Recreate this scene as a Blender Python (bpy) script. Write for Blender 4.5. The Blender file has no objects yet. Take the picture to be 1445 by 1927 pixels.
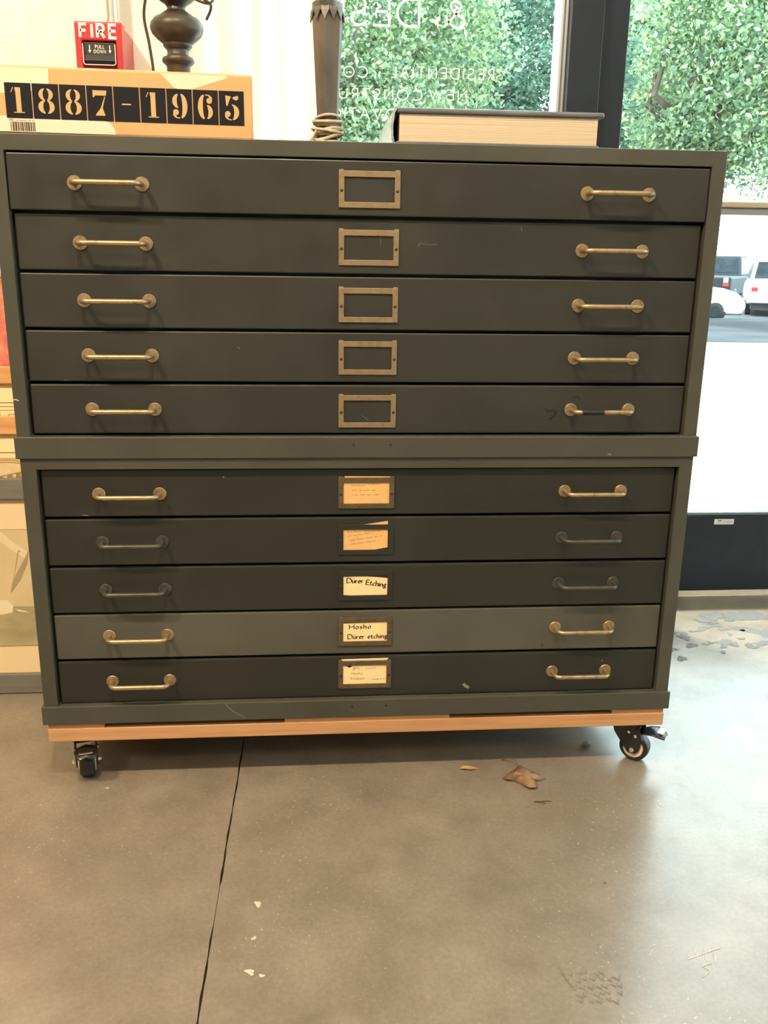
import bpy, bmesh, math, random
import numpy as np
from mathutils import Vector, Matrix

random.seed(7)
rng = np.random.default_rng(11)
SC = bpy.context.scene
COL = SC.collection
PI = math.pi
R = math.radians

# ------------------------------------------------------------------ camera
cam_data = bpy.data.cameras.new('camera')
cam = bpy.data.objects.new('camera', cam_data)
COL.objects.link(cam)
CAM = Vector((0.42934, -1.34959, 0.85429))
yaw, pitch, roll = 0.08549, 0.27829, 0.01527
F = Vector((math.sin(yaw) * math.cos(pitch), math.cos(yaw) * math.cos(pitch), -math.sin(pitch)))
R0 = Vector((math.cos(yaw), -math.sin(yaw), 0))
U0 = R0.cross(F)
RR = math.cos(roll) * R0 + math.sin(roll) * U0
UU = -math.sin(roll) * R0 + math.cos(roll) * U0
cam.matrix_world = Matrix(((RR.x, UU.x, -F.x, CAM.x), (RR.y, UU.y, -F.y, CAM.y), (RR.z, UU.z, -F.z, CAM.z), (0, 0, 0, 1)))
cam_data.sensor_fit = 'HORIZONTAL'
cam_data.sensor_width = 36.0
cam_data.lens = 36.0 * 1700.0 / 1445.0
cam_data.clip_start = 0.02
cam_data.clip_end = 400
SC.camera = cam

# ------------------------------------------------------------------ exposure, sky, sun, room lamps
SC.view_settings.view_transform = 'Standard'
SC.view_settings.look = 'None'
SC.view_settings.gamma = 1.0
SC.view_settings.use_curve_mapping = False
SC.view_settings.exposure = 0.0
SC.cycles.use_denoising = True
SC.cycles.max_bounces = 10
SC.cycles.diffuse_bounces = 5
SC.cycles.glossy_bounces = 4
SC.cycles.transparent_max_bounces = 16
SC.cycles.caustics_reflective = False
SC.cycles.caustics_refractive = False
SC.cycles.sample_clamp_indirect = 6.0

world = bpy.data.worlds.new('sky')
SC.world = world
world.use_nodes = True
bg = world.node_tree.nodes['Background']
bg.inputs['Color'].default_value = (0.80, 0.93, 1.0, 1)
bg.inputs['Strength'].default_value = 9.0


def lamp(name, kind, loc, energy, color, size=0.1, target=None, **kw):
    d = bpy.data.lights.new(name, kind)
    d.energy = energy
    d.color = color
    if kind == 'AREA':
        d.shape = 'DISK'
        d.size = size
    elif kind in ('POINT', 'SPOT'):
        d.shadow_soft_size = size
    for k, v in kw.items():
        setattr(d, k, v)
    o = bpy.data.objects.new(name, d)
    COL.objects.link(o)
    o.location = loc
    if target is not None:
        o.rotation_euler = (Vector(target) - Vector(loc)).to_track_quat('-Z', 'Y').to_euler()
    return o


sun = lamp('sun', 'SUN', (0, 10, 20), 13.0, (1.0, 0.96, 0.88), angle=R(4.0))
sun.rotation_euler = (Vector((0.25, -0.42, -0.87))).to_track_quat('-Z', 'Y').to_euler()
WARM = (1.0, 0.77, 0.50)
lamp('ceiling_lamp', 'AREA', (0.35, -1.40, 2.85), 60, WARM, 0.09, (0.35, -1.0, 0))
lamp('ceiling_lamp', 'AREA', (-1.0, -1.35, 2.85), 78, WARM, 0.14, (-0.35, 0.3, 0.5))
lamp('ceiling_lamp', 'AREA', (-1.6, -2.8, 2.85), 36, WARM, 0.3, (-1.2, -2.0, 0))
lamp('ceiling_lamp', 'AREA', (1.8, -3.2, 2.85), 18, (1.0, 0.80, 0.56), 0.3, (1.4, -2.5, 0))

# ------------------------------------------------------------------ materials
MATS = {}


def new_mat(name):
    m = bpy.data.materials.new(name)
    m.use_nodes = True
    nt = m.node_tree
    b = nt.nodes['Principled BSDF']
    MATS[name] = m
    return m, nt, b


def rgba(c):
    return (c[0], c[1], c[2], 1.0)


def coord(nt, scale=(1, 1, 1), kind='Object'):
    tc = nt.nodes.new('ShaderNodeTexCoord')
    mp = nt.nodes.new('ShaderNodeMapping')
    mp.inputs['Scale'].default_value = scale
    nt.links.new(tc.outputs[kind], mp.inputs['Vector'])
    return mp.outputs['Vector']


def noise(nt, vec, scale, detail=4, rough=0.55):
    n = nt.nodes.new('ShaderNodeTexNoise')
    n.inputs['Scale'].default_value = scale
    n.inputs['Detail'].default_value = detail
    n.inputs['Roughness'].default_value = rough
    nt.links.new(vec, n.inputs['Vector'])
    return n.outputs['Fac']


def ramp(nt, fac, stops):
    r = nt.nodes.new('ShaderNodeValToRGB')
    el = r.color_ramp.elements
    while len(el) < len(stops):
        el.new(0.5)
    for e, (p, c) in zip(el, stops):
        e.position = p
        e.color = rgba(c) if not isinstance(c, float) else (c, c, c, 1)
    nt.links.new(fac, r.inputs['Fac'])
    return r.outputs['Color']


def mixc(nt, fac, a, b, mode='MIX'):
    m = nt.nodes.new('ShaderNodeMix')
    m.data_type = 'RGBA'
    m.blend_type = mode
    for sock, v in ((m.inputs['Factor'], fac), (m.inputs['A'], a), (m.inputs['B'], b)):
        pass
    ins = {'F': m.inputs[0], 'A': m.inputs[6], 'B': m.inputs[7]}
    for k, v in (('F', fac), ('A', a), ('B', b)):
        if isinstance(v, (int, float)):
            ins[k].default_value = v if k == 'F' else (v, v, v, 1)
        elif isinstance(v, tuple):
            ins[k].default_value = rgba(v)
        else:
            nt.links.new(v, ins[k])
    return m.outputs[2]


def bump(nt, b, height, strength=0.1, dist=0.002):
    n = nt.nodes.new('ShaderNodeBump')
    n.inputs['Strength'].default_value = strength
    n.inputs['Distance'].default_value = dist
    nt.links.new(height, n.inputs['Height'])
    nt.links.new(n.outputs['Normal'], b.inputs['Normal'])


def simple(name, c, rough=0.5, metal=0.0, var=0.0, scale=40.0, stretch=(1, 1, 1), bmp=0.0, rvar=0.0, spec=0.5):
    m, nt, b = new_mat(name)
    b.inputs['Base Color'].default_value = rgba(c)
    b.inputs['Roughness'].default_value = rough
    b.inputs['Metallic'].default_value = metal
    b.inputs['Specular IOR Level'].default_value = spec
    if var or bmp or rvar:
        v = coord(nt, stretch)
        n = noise(nt, v, scale)
        if var:
            lo = tuple(max(0, x * (1 - var)) for x in c)
            hi = tuple(min(1, x * (1 + var)) for x in c)
            nt.links.new(ramp(nt, n, [(0.3, lo), (0.7, hi)]), b.inputs['Base Color'])
        if rvar:
            nt.links.new(ramp(nt, n, [(0.3, max(0.02, rough - rvar)), (0.7, min(1.0, rough + rvar))]), b.inputs['Roughness'])
        if bmp:
            bump(nt, b, n, bmp)
    return m


def paint(name, c, rough=0.42):
    """old enamel on sheet steel: faint mottling and fine wear"""
    m, nt, b = new_mat(name)
    v = coord(nt)
    big = noise(nt, v, 5.0, 3)
    fine = noise(nt, coord(nt, (1, 1, 6)), 60.0, 6, 0.7)
    lo = tuple(x * 0.80 for x in c)
    hi = tuple(x * 1.18 for x in c)
    base = ramp(nt, big, [(0.3, lo), (0.7, hi)])
    worn = ramp(nt, fine, [(0.70, 0.0), (0.84, 0.35)])
    nt.links.new(mixc(nt, worn, base, tuple(min(1, x * 2.0 + 0.02) for x in c)), b.inputs['Base Color'])
    nt.links.new(ramp(nt, noise(nt, v, 14.0, 5), [(0.3, rough - 0.07), (0.7, rough + 0.10)]), b.inputs['Roughness'])
    bump(nt, b, noise(nt, v, 220.0, 2), 0.04, 0.0008)
    return m


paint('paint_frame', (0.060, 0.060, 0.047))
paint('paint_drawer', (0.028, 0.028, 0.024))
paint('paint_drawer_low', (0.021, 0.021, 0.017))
paint('drawer_front_pale', (0.075, 0.073, 0.058))  # paler tone for one drawer front of the lower file
simple('paint_hardware', (0.048, 0.047, 0.040), 0.32, 0.0, 0.3, 90)
simple('gap_dark', (0.006, 0.006, 0.005), 0.8)
simple('scratch', (0.55, 0.53, 0.46), 0.7)
simple('scratch_grey', (0.19, 0.19, 0.16), 0.7)
simple('smear_black', (0.008, 0.008, 0.008), 0.6)


def brass(name, c, dark, rough, amt):
    m, nt, b = new_mat(name)
    v = coord(nt)
    n = noise(nt, v, 70.0, 6, 0.65)
    nt.links.new(ramp(nt, n, [(amt, dark), (amt + 0.16, c)]), b.inputs['Base Color'])
    b.inputs['Metallic'].default_value = 0.75
    nt.links.new(ramp(nt, n, [(0.35, rough + 0.15), (0.65, rough)]), b.inputs['Roughness'])
    return m


brass('brass_handle', (0.42, 0.31, 0.18), (0.22, 0.165, 0.10), 0.36, 0.34)
brass('brass_frame', (0.33, 0.245, 0.150), (0.285, 0.205, 0.122), 0.50, 0.38)
brass('brass_dark', (0.18, 0.135, 0.085), (0.14, 0.105, 0.065), 0.50, 0.40)
simple('screw', (0.07, 0.055, 0.035), 0.45, 0.7)
simple('card_tan', (0.72, 0.43, 0.17), 0.8, 0, 0.06, 60)
simple('card_cream', (0.86, 0.66, 0.36), 0.8, 0, 0.05, 60)
simple('ink_black', (0.012, 0.010, 0.010), 0.7)
simple('pencil', (0.25, 0.16, 0.08), 0.8)


def wood(name, c1, c2, scale=14.0, stretch=(0.5, 8, 8), rough=0.6, knots=True):
    m, nt, b = new_mat(name)
    v = coord(nt, stretch)
    n = noise(nt, v, scale, 5, 0.6)
    col = ramp(nt, n, [(0.25, c2), (0.55, c1), (0.8, tuple(min(1, x * 1.12) for x in c1))])
    if knots:
        k = noise(nt, coord(nt, (1, 3, 3)), 5.5, 2)
        col = mixc(nt, ramp(nt, k, [(0.72, 0.0), (0.80, 0.8)]), col, tuple(x * 0.45 for x in c2))
    nt.links.new(col, b.inputs['Base Color'])
    b.inputs['Roughness'].default_value = rough
    bump(nt, b, n, 0.15, 0.001)
    return m


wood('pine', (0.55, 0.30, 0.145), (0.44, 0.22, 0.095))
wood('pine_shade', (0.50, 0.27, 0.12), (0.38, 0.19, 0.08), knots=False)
wood('oak_frame', (0.62, 0.33, 0.13), (0.46, 0.22, 0.08), 10, (0.6, 6, 6), 0.5, False)
wood('grey_frame', (0.155, 0.150, 0.130), (0.115, 0.112, 0.100), 16, (0.4, 9, 9), 0.6, False)
simple('mat_cream', (0.84, 0.66, 0.40), 0.85)
simple('mat_line', (0.30, 0.17, 0.07), 0.8)
simple('rubber', (0.012, 0.013, 0.014), 0.42)
simple('caster_black', (0.010, 0.011, 0.012), 0.30, 0.0)
simple('caster_steel', (0.62, 0.60, 0.57), 0.25, 1.0)
simple('hub_cream', (0.72, 0.62, 0.46), 0.45)
simple('bolt_bright', (0.85, 0.83, 0.78), 0.2, 1.0)

# box and book
simple('box_tan', (0.60, 0.335, 0.15), 0.55, 0, 0.05, 20)
simple('box_cream', (0.72, 0.60, 0.47), 0.55, 0, 0.04, 30)
simple('box_black', (0.008, 0.009, 0.013), 0.6, spec=0.2)
simple('jacket', (0.13, 0.14, 0.155), 0.28, 0, 0.2, 20)
simple('jacket_light', (0.33, 0.36, 0.38), 0.25, 0, 0.3, 25, (1, 1, 4))


def pages():
    m, nt, b = new_mat('pages')
    n = noise(nt, coord(nt, (0.6, 0.6, 300)), 4.0, 3, 0.6)
    nt.links.new(ramp(nt, n, [(0.3, (0.48, 0.38, 0.27)), (0.55, (0.60, 0.49, 0.36)), (0.75, (0.66, 0.55, 0.42))]), b.inputs['Base Color'])
    b.inputs['Roughness'].default_value = 0.85
    bump(nt, b, n, 0.4, 0.001)


pages()
simple('lamp_bronze', (0.050, 0.040, 0.030), 0.42, 0.15, 0.45, 35, rvar=0.1)
simple('lamp_grey_wood', (0.115, 0.095, 0.078), 0.5, 0.1, 0.35, 30, (1, 1, 0.4), rvar=0.08)
simple('lamp_collar', (0.14, 0.13, 0.12), 0.45, 0.5, 0.4, 60)
simple('cord_brown', (0.045, 0.030, 0.018), 0.55)
simple('twine', (0.50, 0.43, 0.33), 0.7, 0, 0.25, 120)
simple('alarm_red', (0.47, 0.028, 0.033), 0.35, 0, 0.05, 30)
simple('alarm_black', (0.020, 0.019, 0.018), 0.45)
simple('alarm_white', (0.90, 0.88, 0.82), 0.5)
simple('conduit_steel', (0.62, 0.60, 0.56), 0.35, 0.9)


def wall_mat():
    m, nt, b = new_mat('wall_white')
    v = coord(nt)
    n = noise(nt, v, 22.0, 6, 0.6)
    crack = noise(nt, coord(nt, (1.5, 1, 9)), 3.0, 6, 0.7)
    col = ramp(nt, n, [(0.3, (0.80, 0.77, 0.68)), (0.7, (0.87, 0.85, 0.77))])
    col = mixc(nt, ramp(nt, crack, [(0.70, 0.0), (0.78, 0.5)]), col, (0.62, 0.53, 0.38))
    nt.links.new(col, b.inputs['Base Color'])
    b.inputs['Roughness'].default_value = 0.75
    bump(nt, b, n, 0.25, 0.004)


wall_mat()
simple('ceiling_white', (0.80, 0.78, 0.74), 0.9)
simple('frame_dark', (0.016, 0.022, 0.032), 0.42, 0.0, 0.1, 30, spec=0.35)
simple('frame_light', (0.70, 0.76, 0.80), 0.35, 0.6)
simple('frame_line', (0.16, 0.19, 0.23), 0.5)
simple('push_bar', (0.62, 0.50, 0.36), 0.32, 0.7)
simple('push_bar_grey', (0.30, 0.30, 0.29), 0.4, 0.6)
simple('threshold_metal', (0.42, 0.36, 0.28), 0.4, 0.8, 0.15, 60, (0.3, 6, 6))
simple('sticker', (0.72, 0.74, 0.72), 0.6)
simple('sticker_ink', (0.10, 0.12, 0.14), 0.6)
simple('letter_white', (0.85, 0.92, 0.90), 0.6)


def glass_mat(name='glass', tint=(0.94, 0.985, 0.97, 1)):
    m, nt, b = new_mat(name)
    nt.nodes.remove(b)
    out = nt.nodes['Material Output']
    lw = nt.nodes.new('ShaderNodeLayerWeight')
    lw.inputs['Blend'].default_value = 0.5
    pw = nt.nodes.new('ShaderNodeMath')
    pw.operation = 'POWER'
    pw.inputs[1].default_value = 5.0
    nt.links.new(lw.outputs['Facing'], pw.inputs[0])
    fr = nt.nodes.new('ShaderNodeMath')
    fr.operation = 'MULTIPLY_ADD'
    fr.inputs[1].default_value = 0.8
    fr.inputs[2].default_value = 0.035
    nt.links.new(pw.outputs[0], fr.inputs[0])
    tr = nt.nodes.new('ShaderNodeBsdfTransparent')
    tr.inputs['Color'].default_value = tint
    gl = nt.nodes.new('ShaderNodeBsdfGlossy')
    gl.inputs['Roughness'].default_value = 0.02
    mx = nt.nodes.new('ShaderNodeMixShader')
    nt.links.new(fr.outputs[0], mx.inputs['Fac'])
    nt.links.new(tr.outputs[0], mx.inputs[1])
    nt.links.new(gl.outputs[0], mx.inputs[2])
    nt.links.new(mx.outputs[0], out.inputs['Surface'])


glass_mat()
glass_mat('picture_glass', (1, 1, 1, 1))


def curtain_mat():
    m, nt, b = new_mat('curtain_sheer')
    nt.nodes.remove(b)
    out = nt.nodes['Material Output']
    di = nt.nodes.new('ShaderNodeBsdfDiffuse')
    di.inputs['Color'].default_value = (0.88, 0.86, 0.78, 1)
    tl = nt.nodes.new('ShaderNodeBsdfTranslucent')
    tl.inputs['Color'].default_value = (0.92, 0.91, 0.84, 1)
    mx = nt.nodes.new('ShaderNodeMixShader')
    mx.inputs['Fac'].default_value = 0.55
    nt.links.new(di.outputs[0], mx.inputs[1])
    nt.links.new(tl.outputs[0], mx.inputs[2])
    nt.links.new(mx.outputs[0], out.inputs['Surface'])


curtain_mat()


def floor_mat():
    m, nt, b = new_mat('concrete')
    v = coord(nt)
    big = noise(nt, v, 1.6, 4, 0.55)
    mid = noise(nt, v, 9.0, 7, 0.65)
    fine = noise(nt, v, 160.0, 3, 0.6)
    col = ramp(nt, mid, [(0.30, (0.165, 0.136, 0.104)), (0.5, (0.235, 0.198, 0.156)), (0.70, (0.295, 0.252, 0.202))])
    col = mixc(nt, ramp(nt, big, [(0.35, 0.0), (0.7, 0.55)]), col, (0.190, 0.166, 0.136))
    col = mixc(nt, 0.25, col, ramp(nt, fine, [(0.3, 0.10), (0.7, 0.48)]), 'OVERLAY')
    # pale grit speckles, in drifts
    vo = nt.nodes.new('ShaderNodeTexVoronoi')
    vo.inputs['Scale'].default_value = 105.0
    vo.inputs['Randomness'].default_value = 1.0
    nt.links.new(noise_vec(nt, v), vo.inputs['Vector'])
    dots = ramp(nt, vo.outputs['Distance'], [(0.085, 1.0), (0.15, 0.0)])
    drift = ramp(nt, noise(nt, v, 3.3, 3), [(0.46, 0.0), (0.64, 0.8)])
    mul = nt.nodes.new('ShaderNodeMath')
    mul.operation = 'MULTIPLY'
    nt.links.new(dots, mul.inputs[0])
    nt.links.new(drift, mul.inputs[1])
    col = mixc(nt, mul.outputs[0], col, (0.44, 0.39, 0.32))
    nt.links.new(col, b.inputs['Base Color'])
    rg = ramp(nt, noise(nt, v, 13.0, 6, 0.7), [(0.30, 0.30), (0.55, 0.36), (0.72, 0.52)])
    nt.links.new(rg, b.inputs['Roughness'])
    b.inputs['Specular IOR Level'].default_value = 0.5
    b.inputs['Coat Weight'].default_value = 0.42
    b.inputs['Coat Roughness'].default_value = 0.22
    bump(nt, b, noise(nt, v, 90.0, 5, 0.6), 0.10, 0.002)


def noise_vec(nt, v):
    n = nt.nodes.new('ShaderNodeTexNoise')
    n.inputs['Scale'].default_value = 30
    nt.links.new(v, n.inputs['Vector'])
    mx = nt.nodes.new('ShaderNodeMix')
    mx.data_type = 'RGBA'
    mx.inputs[0].default_value = 0.03
    nt.links.new(v, mx.inputs[6])
    nt.links.new(n.outputs['Color'], mx.inputs[7])
    return mx.outputs[2]


floor_mat()
simple('joint_dirt', (0.030, 0.024, 0.018), 0.95, 0, 0.4, 60)
simple('chalk', (0.44, 0.44, 0.43), 0.9)
simple('damp_mark', (0.155, 0.132, 0.106), 0.5)
simple('pale_mark', (0.52, 0.46, 0.38), 0.8)
simple('dull_stain', (0.10, 0.10, 0.098), 0.85, 0, 0.1, 50)
simple('leaf_brown', (0.24, 0.145, 0.09), 0.7, 0, 0.3, 45, bmp=0.2)
simple('leaf_yellow', (0.48, 0.32, 0.10), 0.7, 0, 0.2, 60)
simple('twig', (0.12, 0.07, 0.035), 0.8)
simple('pebble', (0.16, 0.16, 0.155), 0.8, 0, 0.3, 160, bmp=0.4)
simple('pavement', (0.62, 0.60, 0.55), 0.9, 0, 0.06, 3)
simple('asphalt_and_shade', (0.040, 0.046, 0.054), 0.9, 0, 0.25, 1.2, spec=0.1)  # dark bluish asphalt, its colour also carrying tree shade
simple('bark', (0.10, 0.075, 0.055), 0.9, 0, 0.4, 8, (1, 1, 0.3), 0.4)


def leaf_mat(name, c1, c2):
    m, nt, b = new_mat(name)
    nt.nodes.remove(b)
    out = nt.nodes['Material Output']
    g = nt.nodes.new('ShaderNodeNewGeometry')
    col = ramp(nt, g.outputs['Random Per Island'], [(0.0, c1), (1.0, c2)])
    di = nt.nodes.new('ShaderNodeBsdfDiffuse')
    tl = nt.nodes.new('ShaderNodeBsdfTranslucent')
    nt.links.new(col, di.inputs['Color'])
    nt.links.new(mixc(nt, 1.0, col, (1.0, 1.0, 0.75), 'MULTIPLY'), tl.inputs['Color'])
    mx = nt.nodes.new('ShaderNodeMixShader')
    mx.inputs['Fac'].default_value = 0.45
    nt.links.new(di.outputs[0], mx.inputs[1])
    nt.links.new(tl.outputs[0], mx.inputs[2])
    nt.links.new(mx.outputs[0], out.inputs['Surface'])


leaf_mat('leaves_green', (0.11, 0.20, 0.15), (0.42, 0.53, 0.31))
leaf_mat('leaves_blue', (0.10, 0.20, 0.175), (0.27, 0.40, 0.32))
simple('car_white', (0.85, 0.87, 0.88), 0.25)
simple('car_grey', (0.030, 0.040, 0.047), 0.5, 0.0, spec=0.12)
simple('car_glass', (0.016, 0.026, 0.033), 0.3, 0, 0.6, 3, spec=0.12)
simple('car_black', (0.02, 0.025, 0.03), 0.6)
simple('car_red', (0.55, 0.03, 0.03), 0.3)
simple('plate', (0.55, 0.68, 0.62), 0.5)


def print_red():
    m, nt, b = new_mat('painting_red')
    v = coord(nt, (1, 1, 0.6))
    n = noise(nt, v, 26.0, 6, 0.65)
    nt.links.new(ramp(nt, n, [(0.25, (0.28, 0.10, 0.09)), (0.42, (0.50, 0.10, 0.08)), (0.56, (0.60, 0.20, 0.15)), (0.70, (0.60, 0.40, 0.28))]), b.inputs['Base Color'])
    b.inputs['Roughness'].default_value = 0.6


def print_sea():
    m, nt, b = new_mat('print_sea')
    n = noise(nt, coord(nt, (1, 1, 3)), 9.0, 5, 0.6)
    nt.links.new(ramp(nt, n, [(0.3, (0.30, 0.26, 0.13)), (0.6, (0.45, 0.39, 0.22)), (0.75, (0.56, 0.48, 0.29))]), b.inputs['Base Color'])
    b.inputs['Roughness'].default_value = 0.7


print_red()
print_sea()
simple('print_sky', (0.66, 0.53, 0.31), 0.7, 0, 0.06, 12)
simple('print_sky_pale', (0.78, 0.65, 0.41), 0.7)
simple('print_sail', (0.38, 0.30, 0.17), 0.7)
simple('print_paper', (0.70, 0.53, 0.30), 0.8, 0, 0.10, 40)
simple('print_ink', (0.27, 0.20, 0.10), 0.8)
simple('print_white', (0.82, 0.72, 0.50), 0.7)

# ------------------------------------------------------------------ mesh helpers
WL = {}   # world offset of each object's origin (translations only)


class MB:
    def __init__(self):
        self.v = []
        self.f = []

    def add(self, vs, fs):
        o = len(self.v)
        self.v += [tuple(p) for p in vs]
        self.f += [tuple(i + o for i in f) for f in fs]
        return self

    def box(self, x0, x1, y0, y1, z0, z1):
        vs = [(x0, y0, z0), (x1, y0, z0), (x1, y1, z0), (x0, y1, z0), (x0, y0, z1), (x1, y0, z1), (x1, y1, z1), (x0, y1, z1)]
        fs = [(0, 3, 2, 1), (4, 5, 6, 7), (0, 1, 5, 4), (1, 2, 6, 5), (2, 3, 7, 6), (3, 0, 4, 7)]
        return self.add(vs, fs)

    def prism(self, pts, fn, a, b):
        """polygon pts (2D) at two depths; fn(p, q, d) -> 3D"""
        n = len(pts)
        vs = [fn(p[0], p[1], a) for p in pts] + [fn(p[0], p[1], b) for p in pts]
        fs = [tuple(range(n)), tuple(range(2 * n - 1, n - 1, -1))]
        fs += [(i, i + n, (i + 1) % n + n, (i + 1) % n) for i in range(n)]
        return self.add(vs, fs)

    def tube(self, path, r, n=10, caps=True):
        P = [Vector(p) for p in path]
        rs = r if isinstance(r, (list, tuple)) else [r] * len(P)
        t0 = (P[1] - P[0]).normalized()
        a = Vector((0, 0, 1)) if abs(t0.z) < 0.9 else Vector((1, 0, 0))
        nrm = (a - t0 * a.dot(t0)).normalized()
        vs, fs = [], []
        for i, p in enumerate(P):
            t = ((P[min(i + 1, len(P) - 1)] - P[max(i - 1, 0)])).normalized()
            nrm = (nrm - t * nrm.dot(t)).normalized()
            bn = t.cross(nrm)
            for k in range(n):
                an = 2 * PI * k / n
                vs.append(p + (nrm * math.cos(an) + bn * math.sin(an)) * rs[i])
        for i in range(len(P) - 1):
            for k in range(n):
                k2 = (k + 1) % n
                fs.append((i * n + k, i * n + k2, (i + 1) * n + k2, (i + 1) * n + k))
        if caps:
            fs.append(tuple(range(n - 1, -1, -1)))
            fs.append(tuple((len(P) - 1) * n + k for k in range(n)))
        return self.add(vs, fs)

    def lathe(self, prof, c=(0, 0, 0), n=32, axis='Z', a0=0.0):
        """prof: (radius, height) pairs; closed when the ends have radius > 0"""
        vs, fs = [], []
        for (r, h) in prof:
            for k in range(n):
                an = 2 * PI * k / n + a0
                x, y = r * math.cos(an), r * math.sin(an)
                if axis == 'Z':
                    p = (x, y, h)
                elif axis == 'Y':
                    p = (x, h, y)
                else:
                    p = (h, x, y)
                vs.append((p[0] + c[0], p[1] + c[1], p[2] + c[2]))
        m = len(prof)
        for i in range(m - 1):
            for k in range(n):
                k2 = (k + 1) % n
                fs.append((i * n + k, i * n + k2, (i + 1) * n + k2, (i + 1) * n + k))
        fs.append(tuple(range(n - 1, -1, -1)))
        fs.append(tuple((m - 1) * n + k for k in range(n)))
        return self.add(vs, fs)

    def open_box(self, x0, x1, y0, y1, z0, z1, ix0, ix1, iz0, iz1, iy):
        """box with a rectangular recess in its front (the -Y side), recess reaching iy"""
        vs = [(x0, y0, z0), (x1, y0, z0), (x1, y0, z1), (x0, y0, z1),
              (ix0, y0, iz0), (ix1, y0, iz0), (ix1, y0, iz1), (ix0, y0, iz1),
              (ix0, iy, iz0), (ix1, iy, iz0), (ix1, iy, iz1), (ix0, iy, iz1),
              (x0, y1, z0), (x1, y1, z0), (x1, y1, z1), (x0, y1, z1)]
        fs = [(0, 1, 5, 4), (1, 2, 6, 5), (2, 3, 7, 6), (3, 0, 4, 7),
              (4, 5, 9, 8), (5, 6, 10, 9), (6, 7, 11, 10), (7, 4, 8, 11), (8, 9, 10, 11),
              (0, 12, 13, 1), (1, 13, 14, 2), (2, 14, 15, 3), (3, 15, 12, 0), (12, 15, 14, 13)]
        return self.add(vs, fs)

    def build(self, name, mat, parent=None, bevel=0.0, seg=2, smooth=False, local=False):
        off = Vector((0, 0, 0))
        if parent is not None and not local:
            off = WL.get(parent.name, Vector((0, 0, 0)))
        me = bpy.data.meshes.new(name)
        me.from_pydata([(p[0] - off.x, p[1] - off.y, p[2] - off.z) for p in self.v], [], self.f)
        bm = bmesh.new()
        bm.from_mesh(me)
        bmesh.ops.recalc_face_normals(bm, faces=bm.faces)
        bm.to_mesh(me)
        bm.free()
        me.materials.append(MATS[mat])
        o = bpy.data.objects.new(name, me)
        COL.objects.link(o)
        if parent is not None:
            o.parent = parent
            WL[o.name] = off.copy()
        else:
            WL[o.name] = Vector((0, 0, 0))
        if smooth:
            me.polygons.foreach_set('use_smooth', [True] * len(me.polygons))
            if hasattr(me, 'set_sharp_from_angle'):
                me.set_sharp_from_angle(angle=R(40))
        if bevel:
            md = o.modifiers.new('bevel', 'BEVEL')
            md.width = bevel
            md.segments = seg
            md.limit_method = 'ANGLE'
            md.angle_limit = R(35)
        return o


def tag(o, label=None, cat=None, group=None, kind=None):
    if label:
        o['label'] = label
    if cat:
        o['category'] = cat
    if group:
        o['group'] = group
    if kind:
        o['kind'] = kind
    return o


def empty(name, loc, label=None, cat=None, group=None, kind=None):
    o = bpy.data.objects.new(name, None)
    o.empty_display_size = 0.05
    COL.objects.link(o)
    o.location = loc
    WL[o.name] = Vector(loc)
    return tag(o, label, cat, group, kind)


def copy_tree(o, parent=None):
    c = o.copy()
    COL.objects.link(c)
    c.parent = parent
    for ch in list(o.children):
        copy_tree(ch, c)
    return c


def box(name, mat, parent, x0, x1, y0, y1, z0, z1, bevel=0.0, seg=2):
    return MB().box(x0, x1, y0, y1, z0, z1).build(name, mat, parent, bevel, seg)


# ------------------------------------------------------------------ lettering helpers
def arc(cx, cy, rx, ry, a0, a1, n=14):
    return [(cx + rx * math.cos(R(a0 + (a1 - a0) * i / n)), cy + ry * math.sin(R(a0 + (a1 - a0) * i / n))) for i in range(n + 1)]


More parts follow.
